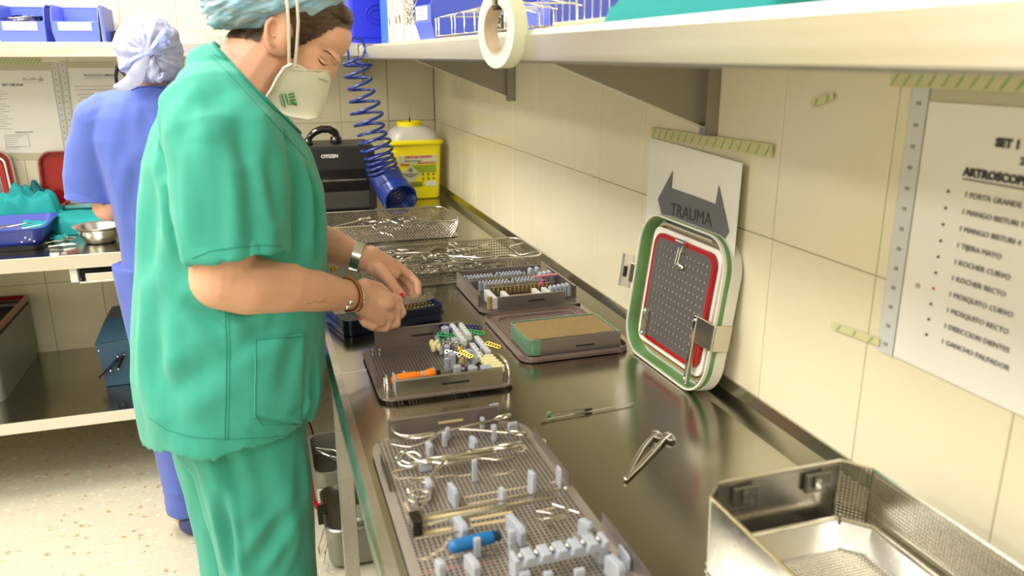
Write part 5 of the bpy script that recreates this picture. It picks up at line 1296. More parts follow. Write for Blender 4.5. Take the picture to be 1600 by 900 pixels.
# ================================================================ PEOPLE
def capsule(mb, p0, p1, r0, r1, n=14, X=None):
    p0, p1 = Vector(p0), Vector(p1); d = (p1-p0).normalized(); pts = []; rs = []
    for k in range(1, 6):
        a = math.pi/2*k/6; pts.append(p0-d*r0*math.cos(a)); rs.append(r0*math.sin(a))
    pts.append(p0); rs.append(r0); pts.append(p1); rs.append(r1)
    for k in range(5, 0, -1):
        a = math.pi/2*k/6; pts.append(p1+d*r1*math.cos(a)); rs.append(r1*math.sin(a))
    mb.tube(pts, rs, n, X=X)
def limb(mb, pts, n=16):
    for (p, r0), (q, r1) in zip(pts[:-1], pts[1:]): capsule(mb, p, q, r0, r1, n)
def ellip(mb, c, r, rot=None, n=20):
    X = T(*c) @ (rot or I4); mb.ball((0, 0, 0), r, n, X)
def remesh(name, mb, voxel, it, m_, parent=None, disp=None, smooth2=0):
    me = bpy.data.meshes.new(name+'_raw'); me.from_pydata(mb.v, [], mb.f); me.update()
    bm = bmesh.new(); bm.from_mesh(me); bmesh.ops.recalc_face_normals(bm, faces=bm.faces); bm.to_mesh(me); bm.free()
    o = bpy.data.objects.new(name+'_raw', me); COL.objects.link(o)
    md = o.modifiers.new('r', 'REMESH'); md.mode = 'VOXEL'; md.voxel_size = voxel
    if it: ms_ = o.modifiers.new('s', 'SMOOTH'); ms_.factor = .5; ms_.iterations = it
    dg = bpy.context.evaluated_depsgraph_get(); me2 = bpy.data.meshes.new_from_object(o.evaluated_get(dg))
    bpy.data.objects.remove(o)
    n = len(me2.vertices); co = np.empty(n*3, 'f'); me2.vertices.foreach_get('co', co); co = co.reshape(-1, 3).astype('d')
    no = np.empty(n*3, 'f'); me2.vertex_normals.foreach_get('vector', no); no = no.reshape(-1, 3).astype('d')
    if disp is not None:
        co = disp(co, no); me2.vertices.foreach_set('co', co.astype('f').ravel()); me2.update()
    me2.name = name
    me2.materials.clear(); me2.materials.append(MATS[m_])
    me2.polygons.foreach_set('use_smooth', [True]*len(me2.polygons))
    o = bpy.data.objects.new(name, me2); COL.objects.link(o)
    if parent is not None:
        o.parent = parent; me2.transform(wmat(parent).inverted())
    return o
def bvh_of(o):
    me = o.data; W = wmat(o); return BVHTree.FromPolygons([W @ v.co for v in me.vertices], [tuple(p.vertices) for p in me.polygons])
def hit(b, u, v, off=0.0):
    d = ray(u, v).normalized(); h = b.ray_cast(CAM, d)
    return (h[0]+h[1]*off*(1 if h[1].dot(d) < 0 else -1)) if h[0] is not None else None
def surf_tube(name, b, pts, r_, m_, par, off=0.0, dens=8, flat=1., label=None):
    out = []
    for i in range(len(pts)-1):
        for k in range(dens):
            f = k/dens; p = hit(b, pts[i][0]*(1-f)+pts[i+1][0]*f, pts[i][1]*(1-f)+pts[i+1][1]*f, off)
            if p is not None: out.append(p)
    p = hit(b, *pts[-1], off)
    if p is not None: out.append(p)
    out = [p for i, p in enumerate(out) if i == 0 or (p-out[i-1]).length > 1e-4]
    if len(out) < 2: return None
    rr = r_ if not callable(r_) else [r_(i/(len(out)-1)) for i in range(len(out))]
    return O(name, MB().tube(out, rr, 6, flat=flat), m_, par, world=True, smooth=60, label=label)
def creases(co, no, lines, scale=1.):
    """lines: (p0, p1, width, depth, sigma-y centre)"""
    d = np.zeros(len(co))
    for p0, p1, w_, dep in lines:
        p0 = np.array(p0); p1 = np.array(p1); v = p1-p0; L2 = v.dot(v)
        t = np.clip(((co-p0) @ v)/L2, 0, 1); q = co-(p0+t[:, None]*v)
        dist = np.sqrt((q**2).sum(1)); fade = np.sin(np.pi*np.clip(t*.86+.07, 0, 1))**.6
        x = dist/w_
        d += dep*fade*(np.exp(-x*x)-.55*np.exp(-((x-1.9)**2)*1.2))
    return co-no*d[:, None]*scale
def fbm(co, s, seed): return np.array([noise.noise(Vector((p[0]*s[0]+seed, p[1]*s[1], p[2]*s[2]))) for p in co])
# ---------------------------------------------------------------- NURSE IN GREEN
nurse = thing('person', 'person in green scrubs, teal bouffant cap and white mask bending over the trays', 'person', (-.08, 1.53, 0))
Y0 = 1.50
def H(u, v, y=Y0): return P(u, v, y=y)
S = .00115      # metres per pixel on the head plane
b = MB()
tilt = lambda deg: R('Y', deg)
# head
ellip(b, H(448, 18), (.098, .076, .086), tilt(20), 28)
ellip(b, H(492, 46), (.066, .064, .050), tilt(25), 24)
ellip(b, H(470, 92), (.060, .056, .092), tilt(28), 24)
ellip(b, H(448, 140), (.042, .040, .040), tilt(28), 20)
ellip(b, H(500, 98), (.032, .034, .040), tilt(28), 20)
ellip(b, H(510, 114), (.015, .010, .024), tilt(20), 14)   # nose under the mask
for s in (-1, 1):
    ellip(b, H(484, 104, Y0+s*.034), (.024, .020, .030), tilt(28), 16)  # cheeks
    ellip(b, H(512, 84, Y0+s*.026), (.026, .024, .012), tilt(38), 16)   # brow ridge
    ellip(b, H(501, 95, Y0+s*.034), (.015, .016, .012), tilt(35), 14)   # closed lid
    ellip(b, H(440, 52, Y0+s*.068), (.030, .02, .04), tilt(20), 16)
# ears
for s in (-1, 1):
    c = H(427, 52, Y0+s*.080)
    ellip(b, c-Vector((0, s*.004, 0)), (.012, .006, .024), tilt(-8) @ R('Z', -s*18), 16); limb(b, [(H(u, v, Y0+s*(.083+.004*q)), .0042) for u, v, q in ((436, 62, -1), (437, 44, -1), (433, 33, 0), (425, 29, 1), (418, 36, 1.5), (416, 48, 1.5), (419, 60, 1), (426, 70, 0))], 10); capsule(b, H(434, 52, Y0+s*.082), H(433, 58, Y0+s*.083), .004, .004); ellip(b, H(432, 68, Y0+s*.077), (.009, .006, .010), None, 12)
# neck and upper trunk
limb(b, [(H(420, 75), .062), (H(395, 112), .064), (H(368, 150), .072)])
limb(b, [(H(440, 120), .036), (H(398, 165), .050)])
ellip(b, (-.06, Y0, 1.335), (.085, .15, .10), None, 24)
limb(b, [((-.06, Y0, 1.33), .10), ((-.08, Y0, 1.0), .11), ((-.09, Y0, .86), .12)])
hipx = -.08
# legs and feet
for (lx, ly) in ((-.055, 1.43), (-.115, 1.62)):
    limb(b, [((lx-.01, ly, .84), .085), ((lx, ly, .50), .058), ((lx-.01, ly, .09), .040)]); limb(b, [((lx-.02, ly, .05), .036), ((lx+.12, ly, .035), .03)])
# right arm (near)
SH = P(350, 196, y=1.355); EL = P(346, 436, y=1.325)
W_R = P(545, 461, y=1.46)
limb(b, [((-.05, 1.44, 1.34), .06), (SH, .046), (P(350, 330, y=1.325), .052), (EL, .050)], 18)
limb(b, [(EL, .050), (P(385, 443, y=1.335), .0525), (P(440, 447, y=1.365), .049), (P(495, 455, y=1.41), .038), (P(530, 460, y=1.445), .030), (W_R, .0285)], 18)
# right hand: palm, knuckles, curled fingers
mcp = [P(621, 470, y=1.545), P(618, 484, y=1.525), P(608, 496, y=1.508), P(593, 502, y=1.492)]
for k, q in enumerate(mcp):
    capsule(b, P(556, 456+k*5, y=1.475+.006*(2-k)), q, .020, .0125)
ellip(b, P(588, 470, y=1.512), (.040, .030, .022), R('Y', 22), 18)
ch = [[(621, 470, 1.545), (628, 489, 1.535), (616, 500, 1.520), (604, 497, 1.520)],
      [(618, 484, 1.525), (619, 506, 1.515), (602, 511, 1.505), (590, 502, 1.510)],
      [(608, 496, 1.508), (602, 513, 1.500), (586, 512, 1.492), (577, 501, 1.498)],
      [(593, 502, 1.492), (582, 511, 1.484), (569, 505, 1.480), (563, 495, 1.486)]]
for k, f in enumerate(ch):
    r0 = (.0105, .0105, .010, .0088)[k]
    pts = [(P(u, v, y=y), r0*(1-.07*i)) for i, (u, v, y) in enumerate(f)]; limb(b, pts, 12)
limb(b, [(P(568, 446, y=1.50), .015), (P(592, 450, y=1.545), .012), (P(612, 466, y=1.572), .0105), (P(626, 482, y=1.575), .009)], 12)
# left arm (far)
limb(b, [((-.05, 1.57, 1.34), .06), ((-.03, 1.66, 1.36), .048), ((.02, 1.71, 1.13), .048)], 16)
W_L = P(572, 404, y=1.625)
limb(b, [((.02, 1.71, 1.13), .046), (P(515, 385, y=1.655), .040), (P(548, 397, y=1.635), .030), (W_L, .027)], 16)
capsule(b, P(580, 400, y=1.625), P(622, 419, y=1.640), .022, .014); capsule(b, P(580, 410, y=1.625), P(616, 428, y=1.63), .020, .013)
capsule(b, P(582, 418, y=1.61), P(603, 436, y=1.61), .017, .013)
fl = [[(622, 416, 1.640), (640, 430, 1.640), (652, 443, 1.625), (653, 458, 1.610)],
      [(620, 425, 1.655), (636, 440, 1.660), (645, 452, 1.650), (645, 466, 1.635)],
      [(614, 433, 1.665), (628, 447, 1.675), (636, 459, 1.665), (635, 470, 1.650)],
      [(606, 438, 1.672), (617, 452, 1.680), (624, 463, 1.672), (624, 472, 1.660)]]
for k, f in enumerate(fl):
    r0 = (.0100, .0100, .0095, .0085)[k]
    limb(b, [(P(u, v, y=y), r0*(1-.06*i)) for i, (u, v, y) in enumerate(f)], 12)
TH = [(592, 420, 1.600, .015), (604, 432, 1.592, .0135), (615, 447, 1.588, .0115), (627, 460, 1.590, .0095)]
limb(b, [(P(u, v, y=y), r_) for u, v, y, r_ in TH], 12)
def disp_body(co, no):
    # eye socket and lip of the lid
    for s in (-1, 1):
        c = np.array(H(509, 92, Y0+s*.040)); d = np.sqrt(((co-c)**2).sum(1)); co = co-no*(np.exp(-(d/.011)**2)*.0045)[:, None]
        c = np.array(H(429, 50, Y0+s*.090)); d = np.sqrt((((co-c)/np.array([.007, .02, .014]))**2).sum(1)); co = co-no*(np.exp(-d**2)*.004)[:, None]
    return co
body = remesh('body', b, .0027, 4, 'skin', nurse, disp_body)
bb1 = bvh_of(body)
# face details laid on the surface
for s in (0,):
    surf_tube('eyebrow', bb1, [(504, 79), (510, 80), (517, 85), (523, 93)], lambda f: .0028*(1-.5*abs(2*f-1)), 'brow', body, .0002, flat=.5)
    surf_tube('eyelashes', bb1, [(497, 91), (500, 97), (505, 101), (511, 102)], lambda f: .0012*(1.2-.8*abs(2*f-1)), 'lash', body, .0004)
    surf_tube('eyelid_crease', bb1, [(500, 88), (505, 92), (510, 95)], .0006, 'brow', body, .0)
    p = hit(bb1, 428, 57, .002)
    if p: O('earring', MB().ball(tuple(p), .0022, 8), 'chrome', body, world=True, smooth=60)
surf_tube('tattoo', bb1, [(478, 474), (486, 474), (492, 470), (498, 473), (506, 470), (509, 472)], .0005, 'tattoo', body, .0, 6)
# hair: shell over the skull above the hairline, symmetric left/right
hl = [(300, 60), (372, 62), (405, 66), (418, 40), (436, 36), (444, 70), (450, 92), (458, 92), (463, 74), (478, 64), (500, 56), (520, 44), (540, 47), (553, 48), (600, 40)]
hlw = [(H(u, v).x, H(u, v).z) for u, v in hl]
me = body.data; W = wmat(body)
vs_ = np.array([W @ v.co for v in me.vertices]); nn_ = np.array([v.normal for v in me.vertices])
zl__ = np.interp(vs_[:, 0], [a for a, _ in hlw], [c for _, c in hlw])
wob = np.array([noise.noise(Vector((p[0]*160, 2, p[1]*60)))*.003 for p in vs_])
keep = (vs_[:, 2] > zl__+wob) & (np.abs(vs_[:, 1]-Y0) < .085) & (vs_[:, 2] > 1.43) & ~((np.abs(vs_[:, 1]-Y0) > .0745) & (np.abs(vs_[:, 0]-H(429, 50).x) < .018))
idx = -np.ones(len(vs_), int); sel = np.where(keep)[0]; idx[sel] = np.arange(len(sel))
fs = [tuple(idx[i] for i in p.vertices) for p in me.polygons if all(keep[i] for i in p.vertices)]
hv = vs_[sel]+nn_[sel]*(.0035+.0014*np.array([noise.noise(Vector((p[0]*90, p[1]*20, p[2]*260))) for p in vs_[sel]]))[:, None]
hm = MB(); hm.add([tuple(p) for p in hv], fs)
hair = O('hair', hm, 'hair', body, world=True, smooth=180)
hm = MB(); ellip(hm, H(530, 26), (.028, .050, .022), tilt(38), 20); ellip(hm, H(505, 18), (.036, .060, .030), tilt(20), 20)
remesh('front_hair', hm, .004, 3, 'hair', body, lambda co, no: co+no*(fbm(co, (60, 20, 200), 3)*.0012)[:, None])
# bouffant cap
cpm = MB(); ellip(cpm, H(396, 6), (.088, .098, .052), tilt(4), 28); ellip(cpm, H(470, -10), (.090, .092, .058), tilt(-22), 28); ellip(cpm, H(430, -30), (.10, .098, .07), None, 28)
ellip(cpm, H(345, 24), (.028, .06, .024), None, 20)
def disp_cap(co, no):
    q = co @ np.array([[.94, 0, -.34], [0, 1, 0], [.34, 0, .94]]); a = fbm(q, (16, 24, 80), 1)*.007+fbm(q, (34, 40, 190), 4)*.005+np.abs(fbm(q, (14, 20, 120), 9))*-.007
    return co+no*a[:, None]
cap = remesh('bouffant_cap', cpm, .0035, 3, 'cap_teal', nurse, disp_cap)
# mask
rear = [(456, 100), (444, 106), (433, 122), (425, 138), (417, 150), (418, 163), (432, 174), (455, 182), (480, 186)]
ridge = [(521, 110), (520, 118), (518, 128), (516, 138), (514, 148), (512, 158), (509, 167), (506, 175), (503, 182)]
topm = [(456, 100), (466, 100), (474, 104), (482, 110), (490, 112), (505, 111), (521, 110)]
NT = 14
def mask_pt(i, t, s):
    a = Vector(rear[i]); c = Vector(ridge[i])
    uv = a.lerp(c, t)
    if i == 0:
        k = t*(len(topm)-1); j = min(int(k), len(topm)-2); uv = Vector(topm[j]).lerp(Vector(topm[j+1]), k-j)
    y = Y0+s*(.002+.071*(1-t)**.33*(1-.35*(i/8)**2))
    return H(uv.x, uv.y, y)
mk = MB(); rows = []
for i in range(len(rear)):
    rows.append([mask_pt(i, k/NT, -1) for k in range(NT+1)]+[mask_pt(i, 1-k/NT, 1) for k in range(1, NT+1)])
ni = len(rows[0]); vs2 = [p for r_ in rows for p in r_]
mk.add([tuple(p) for p in vs2], [(i*ni+k, i*ni+k+1, (i+1)*ni+k+1, (i+1)*ni+k) for i in range(len(rows)-1) for k in range(ni-1)])
mask = O('face_mask', mk, 'mask', nurse, world=True, smooth=180)
sd = mask.modifiers.new('sub', 'SUBSURF'); sd.levels = 1; sd.render_levels = 2
so_ = mask.modifiers.new('solid', 'SOLIDIFY'); so_.thickness = .0022
for s in (-1, 1):
    O('mask_edge', MB().tube([mask_pt(i, 0, s)+Vector((0, s*.001, 0)) for i in range(len(rear))]+[mask_pt(8, .5, s), mask_pt(8, 1, s)], .0028, 6), 'mask_in', mask, world=True, smooth=60)
    O('seam', MB().tube([mask_pt(0, .12, s)+Vector((0, s*.0012, -.002)), mask_pt(1, .1, s)+Vector((0, s*.0012, 0))]+[mask_pt(i, .07, s)+Vector((0, s*.0012, 0)) for i in range(2, 9)], .0009, 5), 'elastic', mask, world=True, smooth=60)
    O('fold_line', MB().tube([mask_pt(1, .15+.1*k, s)*(1-k*.0)+Vector((0, s*.0012, -.001+.001*k)) for k in range(9)], .0009, 5), 'elastic', mask, world=True, smooth=60)
    a0 = mask_pt(1, .22, s); a1 = mask_pt(1, .10, s)
    for (q, tx_, ox) in ((a1, H(451, 40, Y0+s*.092), 0), (a0, H(466, 35, Y0+s*.090), 0)):
        O('elastic_strap', MB().tube([q, q.lerp(tx_, .5)+Vector((0, s*.006, 0)), tx_, tx_+Vector((.0, s*.010, .03)), tx_+Vector((-.002, s*.004, .065)), tx_+Vector((0, -s*.03, .10))], .0026, 6, flat=.45), 'elastic', mask, world=True, smooth=60)
bm_ = bvh_of(mask)
surf_tube('staple', bm_, [(497, 122), (506, 124), (512, 127)], .0012, 'steel', mask, .0016)
for k, (a_, c_) in enumerate((((436, 148), (441, 166)), ((440, 146), (445, 167)), ((445, 146), (450, 163)))): surf_tube('green_print', bm_, [a_, c_], .0006 if k == 0 else .0011, 'print_green', mask, .0016, 5)
for k in range(4): surf_tube('green_print', bm_, [(450+k*.8, 147+k*5), (459+k*1.2, 145+k*5)], .0013, 'print_green', mask, .0016, 4)
surf_tube('green_leaf', bm_, [(455, 158), (460, 162), (464, 164)], lambda f: .0024*(1-abs(2*f-1)*.8), 'print_green', mask, .0016, 4)

# ---- tunic
def superring(cx, cy, z, rx, ry, n=48, e=2.3, dz=0):
    out = []
    for k in range(n):
        a = 2*math.pi*k/n; c, s = math.cos(a), math.sin(a)
        out.append((cx+rx*math.copysign(abs(c)**(2/e), c), cy+ry*math.copysign(abs(s)**(2/e), s), z+(dz(a) if callable(dz) else 0)))
    return out
tu = MB()
YC = 1.525
rows = [ # z, xback, xfront, half width
 (.805, -.252, .066, .226), (.86, -.255, .082, .226), (.93, -.255, .090, .222), (1.0, -.246, .097, .214), (1.08, -.234, .104, .202), (1.16, -.220, .112, .196), (1.24, -.208, .112, .190),
 (1.31, -.194, .094, .185), (1.36, -.174, .068, .176), (1.40, -.150, .045, .152), (1.435, -.126, .022, .118), (1.465, -.104, .006, .092), (1.50, -.074, -.004, .074)]
hem = lambda a: -.030*math.sin(a)*0+.016*math.cos(2*a)*0
rings = []
# inner cavity at hem
for z, r_ in ((.87, .78), (.83, .93), (.808, .955)):
    rb, rf, hw = -.253, .068, .226; rings.append(superring((rb+rf)/2, YC, z, (rf-rb)/2*r_, hw*r_))
for z, xb__, xf__, hw in rows: rings.append(superring((xb__+xf__)/2, YC, z, (xf__-xb__)/2, hw))
tu.loft(rings)
# sleeves: shoulder cap, tube, open cuff
def sleeve(mb, pts, cav=.05):
    """pts: list (p, r) from shoulder to cuff; ends with an inward cavity"""
    n = 24; rings = []
    P_ = [Vector(p) for p, r in pts]
    for i, (p, r_) in enumerate(pts):
        t = (P_[min(i+1, len(P_)-1)]-P_[max(i-1, 0)]).normalized()
        nx_ = Vector((1, 0, 0)); nx_ = (nx_-nx_.dot(t)*t).normalized(); ny_ = t.cross(nx_)
        rings.append([P_[i]+r_*(math.cos(2*math.pi*k/n)*nx_*1.0+math.sin(2*math.pi*k/n)*ny_*.82) for k in range(n)])
    t = (P_[-1]-P_[-2]).normalized(); r_ = pts[-1][1]
    nx_ = Vector((1, 0, 0)); nx_ = (nx_-nx_.dot(t)*t).normalized(); ny_ = t.cross(nx_)
    for q, f in ((0, 1-.006/r_), (-cav*.5, .88), (-cav, .76)):
        rings.append([P_[-1]+t*q+r_*f*(math.cos(2*math.pi*k/n)*nx_+math.sin(2*math.pi*k/n)*ny_*.82) for k in range(n)])
    mb.loft(rings)
sleeve(tu, [(P(335, 132, y=1.44), .060), (P(338, 165, y=1.385), .084), (P(345, 210, y=1.35), .088), (P(352, 270, y=1.335), .085), (P(360, 340, y=1.328), .084), (P(369, 400, y=1.322), .083)])
sleeve(tu, [((-.05, 1.62, 1.42), .05), ((-.04, 1.68, 1.39), .078), ((-.02, 1.70, 1.30), .082), ((.0, 1.715, 1.20), .08)])
ellip(tu, P(345, 115, y=1.46), (.060, .07, .045), tilt(25), 24); ellip(tu, (-.05, 1.61, 1.425), (.060, .07, .045), tilt(25), 24)
def PL(a, c, y): return (tuple(P(*a, y=y)), tuple(P(*c, y=y)))
cr_l = []
for a, c, w_, dep, y in (
    ((268, 172), (268, 235), .010, .010, 1.38), ((262, 240), (290, 330), .012, .007, 1.38), ((270, 300), (300, 400), .010, .008, 1.36),
    ((340, 150), (300, 215), .018, .006, 1.31), ((350, 150), (385, 260), .022, .007, 1.28), ((385, 160), (405, 300), .018, .007, 1.27), ((330, 230), (345, 390), .016, .007, 1.25), ((395, 290), (400, 400), .016, .006, 1.26), ((425, 200), (430, 330), .014, .008, 1.29), ((300, 230), (318, 380), .014, .006, 1.26),
    ((300, 320), (290, 420), .02, .006, 1.33), ((470, 240), (460, 400), .016, .008, 1.36), ((490, 270), (487, 400), .012, .008, 1.40), ((450, 210), (480, 330), .014, .007, 1.36), ((420, 190), (470, 240), .012, .006, 1.38),
    ((240, 470), (250, 620), .020, .006, 1.36), ((262, 620), (345, 560), .022, .005, 1.32), ((300, 480), (352, 520), .014, .007, 1.32), ((240, 560), (300, 680), .022, .005, 1.34), ((430, 510), (370, 540), .016, .005, 1.32), ((470, 520), (440, 600), .016, .005, 1.33),
    ((250, 300), (238, 420), .022, .006, 1.40), ((285, 130), (265, 170), .014, .004, 1.40), ((500, 560), (480, 680), .012, .006, 1.38), ((440, 660), (500, 640), .012, .005, 1.34), ((395, 500), (360, 480), .012, .005, 1.32)):
    p0, p1 = PL(a, c, y); cr_l.append((p0, p1, w_, dep*1.55))
def disp_tunic(co, no):
    co = creases(co, no, cr_l)
    a = fbm(co, (7, 7, 2.4), 11)*.008+fbm(co, (24, 24, 7), 5)*.0032+fbm(co, (60, 60, 24), 8)*.0008
    z = co[:, 2]; flare = np.clip((.95-z)/.15, 0, 1)
    a = a*(.6+.8*flare)
    co = co+no*a[:, None]
    # hem line: lower at the near side, gently waved
    lo = z < .90
    k = np.clip((.90-z)/.09, 0, 1)
    co[:, 2] += np.where(lo, k*(.030*np.exp(-((co[:, 1]-1.33)/.09)**2)*np.exp(-((co[:, 0]+.02)/.30)**2)+.004*np.sin(co[:, 0]*60)), 0)
    return co
tunic = remesh('tunic', tu, .0045, 5, 'scrub_green', nurse, disp_tunic)
na_, nb_ = H(345, 79), H(497, 238); nd = nb_-na_; npl = Vector((-nd.z, 0, nd.x)).normalized()
npl = npl if npl.z > 0 else -npl
Wt = wmat(nurse); bmx = bmesh.new(); bmx.from_mesh(tunic.data)
r_ = bmesh.ops.bisect_plane(bmx, geom=bmx.verts[:]+bmx.edges[:]+bmx.faces[:], plane_co=Wt.inverted() @ na_, plane_no=npl, clear_outer=True)
bmx.to_mesh(tunic.data)
bed = [e for e in bmx.edges if e.is_boundary]
# order the cut edge into a loop for the neck band
loop = []
if bed:
    nxt = {}
    for e in bed:
        for q, w3 in ((e.verts[0], e.verts[1]), (e.verts[1], e.verts[0])): nxt.setdefault(q, []).append(w3)
    start = bed[0].verts[0]; prev, cur = None, start
    for _ in range(len(bed)+2):
        loop.append(Wt @ cur.co.copy()); nn3 = [q for q in nxt[cur] if q is not prev]
        if not nn3: break
        prev, cur = cur, nn3[0]
        if cur is start: break
bmx.free()
if len(loop) > 20: O('neck_band', MB().tube(loop[::3], .0042, 6, closed=True, flat=.7), 'scrub_seam', tunic, world=True, smooth=60)
bt_ = bvh_of(tunic)
# seams, pocket, neckline, cuffs
surf_tube('side_seam', bt_, [(352, 482), (354, 540), (353, 620), (351, 688)], .0012, 'scrub_seam', tunic, .0002, 14)
surf_tube('side_seam', bt_, [(357, 482), (359, 540), (358, 620), (356, 688)], .0009, 'scrub_seam', tunic, .0002, 14)
surf_tube('shoulder_seam', bt_, [(335, 86), (350, 92), (372, 98), (392, 104)], .0008, 'scrub_seam', tunic, .0002, 10)
surf_tube('hem_stitch', bt_, [(232, 652), (262, 672), (300, 683), (350, 686), (420, 684), (470, 678), (492, 670)], .0009, 'scrub_seam', tunic, .0002, 14)
surf_tube('cuff_stitch', bt_, [(300, 404), (330, 392), (370, 386), (410, 383), (440, 384)], .0009, 'scrub_seam', tunic, .0002, 12)
surf_tube('neck_stitch', bt_, [(330, 88), (352, 110), (375, 134), (400, 162), (425, 190), (455, 222), (480, 250)], .0008, 'scrub_seam', tunic, .0002, 14)
def patch(name, b_, q, nx, ny, off, th, m_, par):
    vs_, ok = [], True
    for j in range(ny+1):
        for i in range(nx+1):
            u = (q[0][0]*(1-i/nx)+q[1][0]*i/nx)*(1-j/ny)+(q[3][0]*(1-i/nx)+q[2][0]*i/nx)*j/ny
            v = (q[0][1]*(1-i/nx)+q[1][1]*i/nx)*(1-j/ny)+(q[3][1]*(1-i/nx)+q[2][1]*i/nx)*j/ny
            p = hit(b_, u, v, off)
            if p is None: return None
            vs_.append(p)
    n = len(vs_); fs = [(j*(nx+1)+i, j*(nx+1)+i+1, (j+1)*(nx+1)+i+1, (j+1)*(nx+1)+i) for j in range(ny) for i in range(nx)]
    o = O(name, MB().add([tuple(p) for p in vs_], fs), m_, par, world=True, smooth=180)
    md = o.modifiers.new('solid', 'SOLIDIFY'); md.thickness = th; md.offset = 0
    return o
pk = patch('pocket', bt_, [(398, 528), (476, 520), (470, 664), (396, 652)], 14, 20, .0016, .0024, 'scrub_green', tunic)
if pk:
    surf_tube('pocket_stitch', bt_, [(399, 532), (475, 524)], .0009, 'scrub_seam', pk, .0034, 16)
    surf_tube('pocket_stitch', bt_, [(400, 530), (398, 648), (408, 662), (468, 662)], .0008, 'scrub_seam', pk, .0034, 16)
# trousers
pa = MB()
for (lx, ly, sx) in ((-.055, 1.435, 1), (-.115, 1.62, 1)):
    rr_ = [(.92, .105, -.012), (.80, .108, -.010), (.70, .104, -.004), (.60, .098, 0), (.48, .09, .002), (.30, .084, 0), (.08, .084, -.006)]
    rings = [superring(lx+dx, ly, z, r_*1.0, r_*.92, 32, 2.1) for z, r_, dx in rr_]
    rings += [superring(lx-.006, ly, .08, .078, .072, 32, 2.1), superring(lx-.006, ly, .14, .06, .055, 32, 2.1)]
    pa.loft(rings)
pa.loft([superring(-.09, YC, z, rx, ry, 36) for z, rx, ry in ((.74, .10, .14), (.80, .130, .17), (.90, .140, .175), (1.0, .13, .165))])
cl2 = []
for a, c, w_, dep, y in (((345, 700), (380, 780), .016, .010, 1.34), ((300, 700), (330, 800), .016, .008, 1.40), ((352, 770), (362, 895), .010, .014, 1.36), ((460, 800), (400, 880), .016, .010, 1.34), ((488, 800), (430, 900), .012, .008, 1.34), ((400, 720), (430, 850), .018, .006, 1.33), ((480, 700), (470, 820), .014, .006, 1.36)):
    p0, p1 = PL(a, c, y); cl2.append((p0, p1, w_, dep))
def disp_tr(co, no):
    co = creases(co, no, cl2); a = fbm(co, (10, 10, 4), 21)*.008+fbm(co, (30, 30, 12), 25)*.003
    return co+no*a[:, None]
tr_ = remesh('trousers', pa, .0055, 5, 'scrub_green', nurse, disp_tr)
for (lx, ly) in ((-.055, 1.43), (-.115, 1.62)):
    mb = MB(); limb(mb, [((lx-.04, ly, .046), .045), ((lx+.06, ly, .042), .042), ((lx+.13, ly, .034), .033)]); remesh('shoe', mb, .005, 4, 'white_card', nurse)
# watch, bracelets, nails
def band(name, p, axis_, r_, wd, m_, par, th=.0015, label=None, sq=.9):
    t = Vector(axis_).normalized(); nx_ = Vector((0, 0, 1)); nx_ = (nx_-nx_.dot(t)*t).normalized(); X = frame(p, t.cross(nx_), nx_, t)
    n = 28; rg = []
    for (rr2, z) in ((r_, -wd/2), (r_+th, -wd/2), (r_+th, wd/2), (r_, wd/2)):
        rg.append([(rr2*math.cos(2*math.pi*k/n), rr2*math.sin(2*math.pi*k/n), z) for k in range(n)])
    return O(name, MB().loft(rg, loop=True, X=X), m_, par, world=True, smooth=40, label=label)
ax = W_L-P(548, 397, y=1.635); pw = P(559, 401, y=1.630)
band('watch_band', pw, ax, .0300, .018, 'watch', nurse, .0022, label='steel watch on the far wrist')
ax2 = W_R-P(495, 455, y=1.41)
band('woven_bracelet', P(544, 460, y=1.457), ax2+Vector((.0, 0, .02)), .0312, .0075, 'cord_red', nurse, .0018, label='dark red bracelet with a yellow stripe')
band('bracelet_stripe', P(544, 460, y=1.457), ax2+Vector((.0, 0, .02)), .0325, .0016, 'cord_yellow', nurse, .0012)
br = band('charm_bracelet', P(549, 464, y=1.461), ax2+Vector((.0, 0, .01)), .0308, .004, 'chrome', nurse, .0014, label='silver charm bracelet')
bb2 = bvh_of(body)
for u, v in ((541, 478), (546, 471)):
    p = hit(bb2, u, v, .004)
    if p: O('charm', MB().ball(tuple(p), (.005, .003, .005), 10), 'chrome', br, world=True, smooth=60)
O('cord_knot', MB().ball(tuple(P(519, 421, y=1.56)), (.004, .004, .006), 8).ball(tuple(P(524, 419, y=1.56)), (.005, .004, .004), 8), 'cord_yellow', nurse, world=True, smooth=60)
for (u, v) in ((628, 461),):
    p = hit(bb2, u, v, .0006)
    if p:
        d = (P(627, 460, y=1.59)-P(615, 447, y=1.588)).normalized()
        h_ = bb2.ray_cast(CAM, ray(u, v).normalized()); nrm_ = h_[1]; yv = nrm_.cross(d).normalized(); xv = yv.cross(nrm_)
        O('red_nail', MB().ball((0, 0, 0), (.0062, .0050, .0016), 12, frame(p, xv, yv, nrm_)), 'nail', body, world=True, smooth=60)
p = hit(bb2, 564, 497, .0004)
if p: O('red_nail', MB().ball(tuple(p), (.004, .002, .004), 10), 'nail', body, world=True, smooth=60)
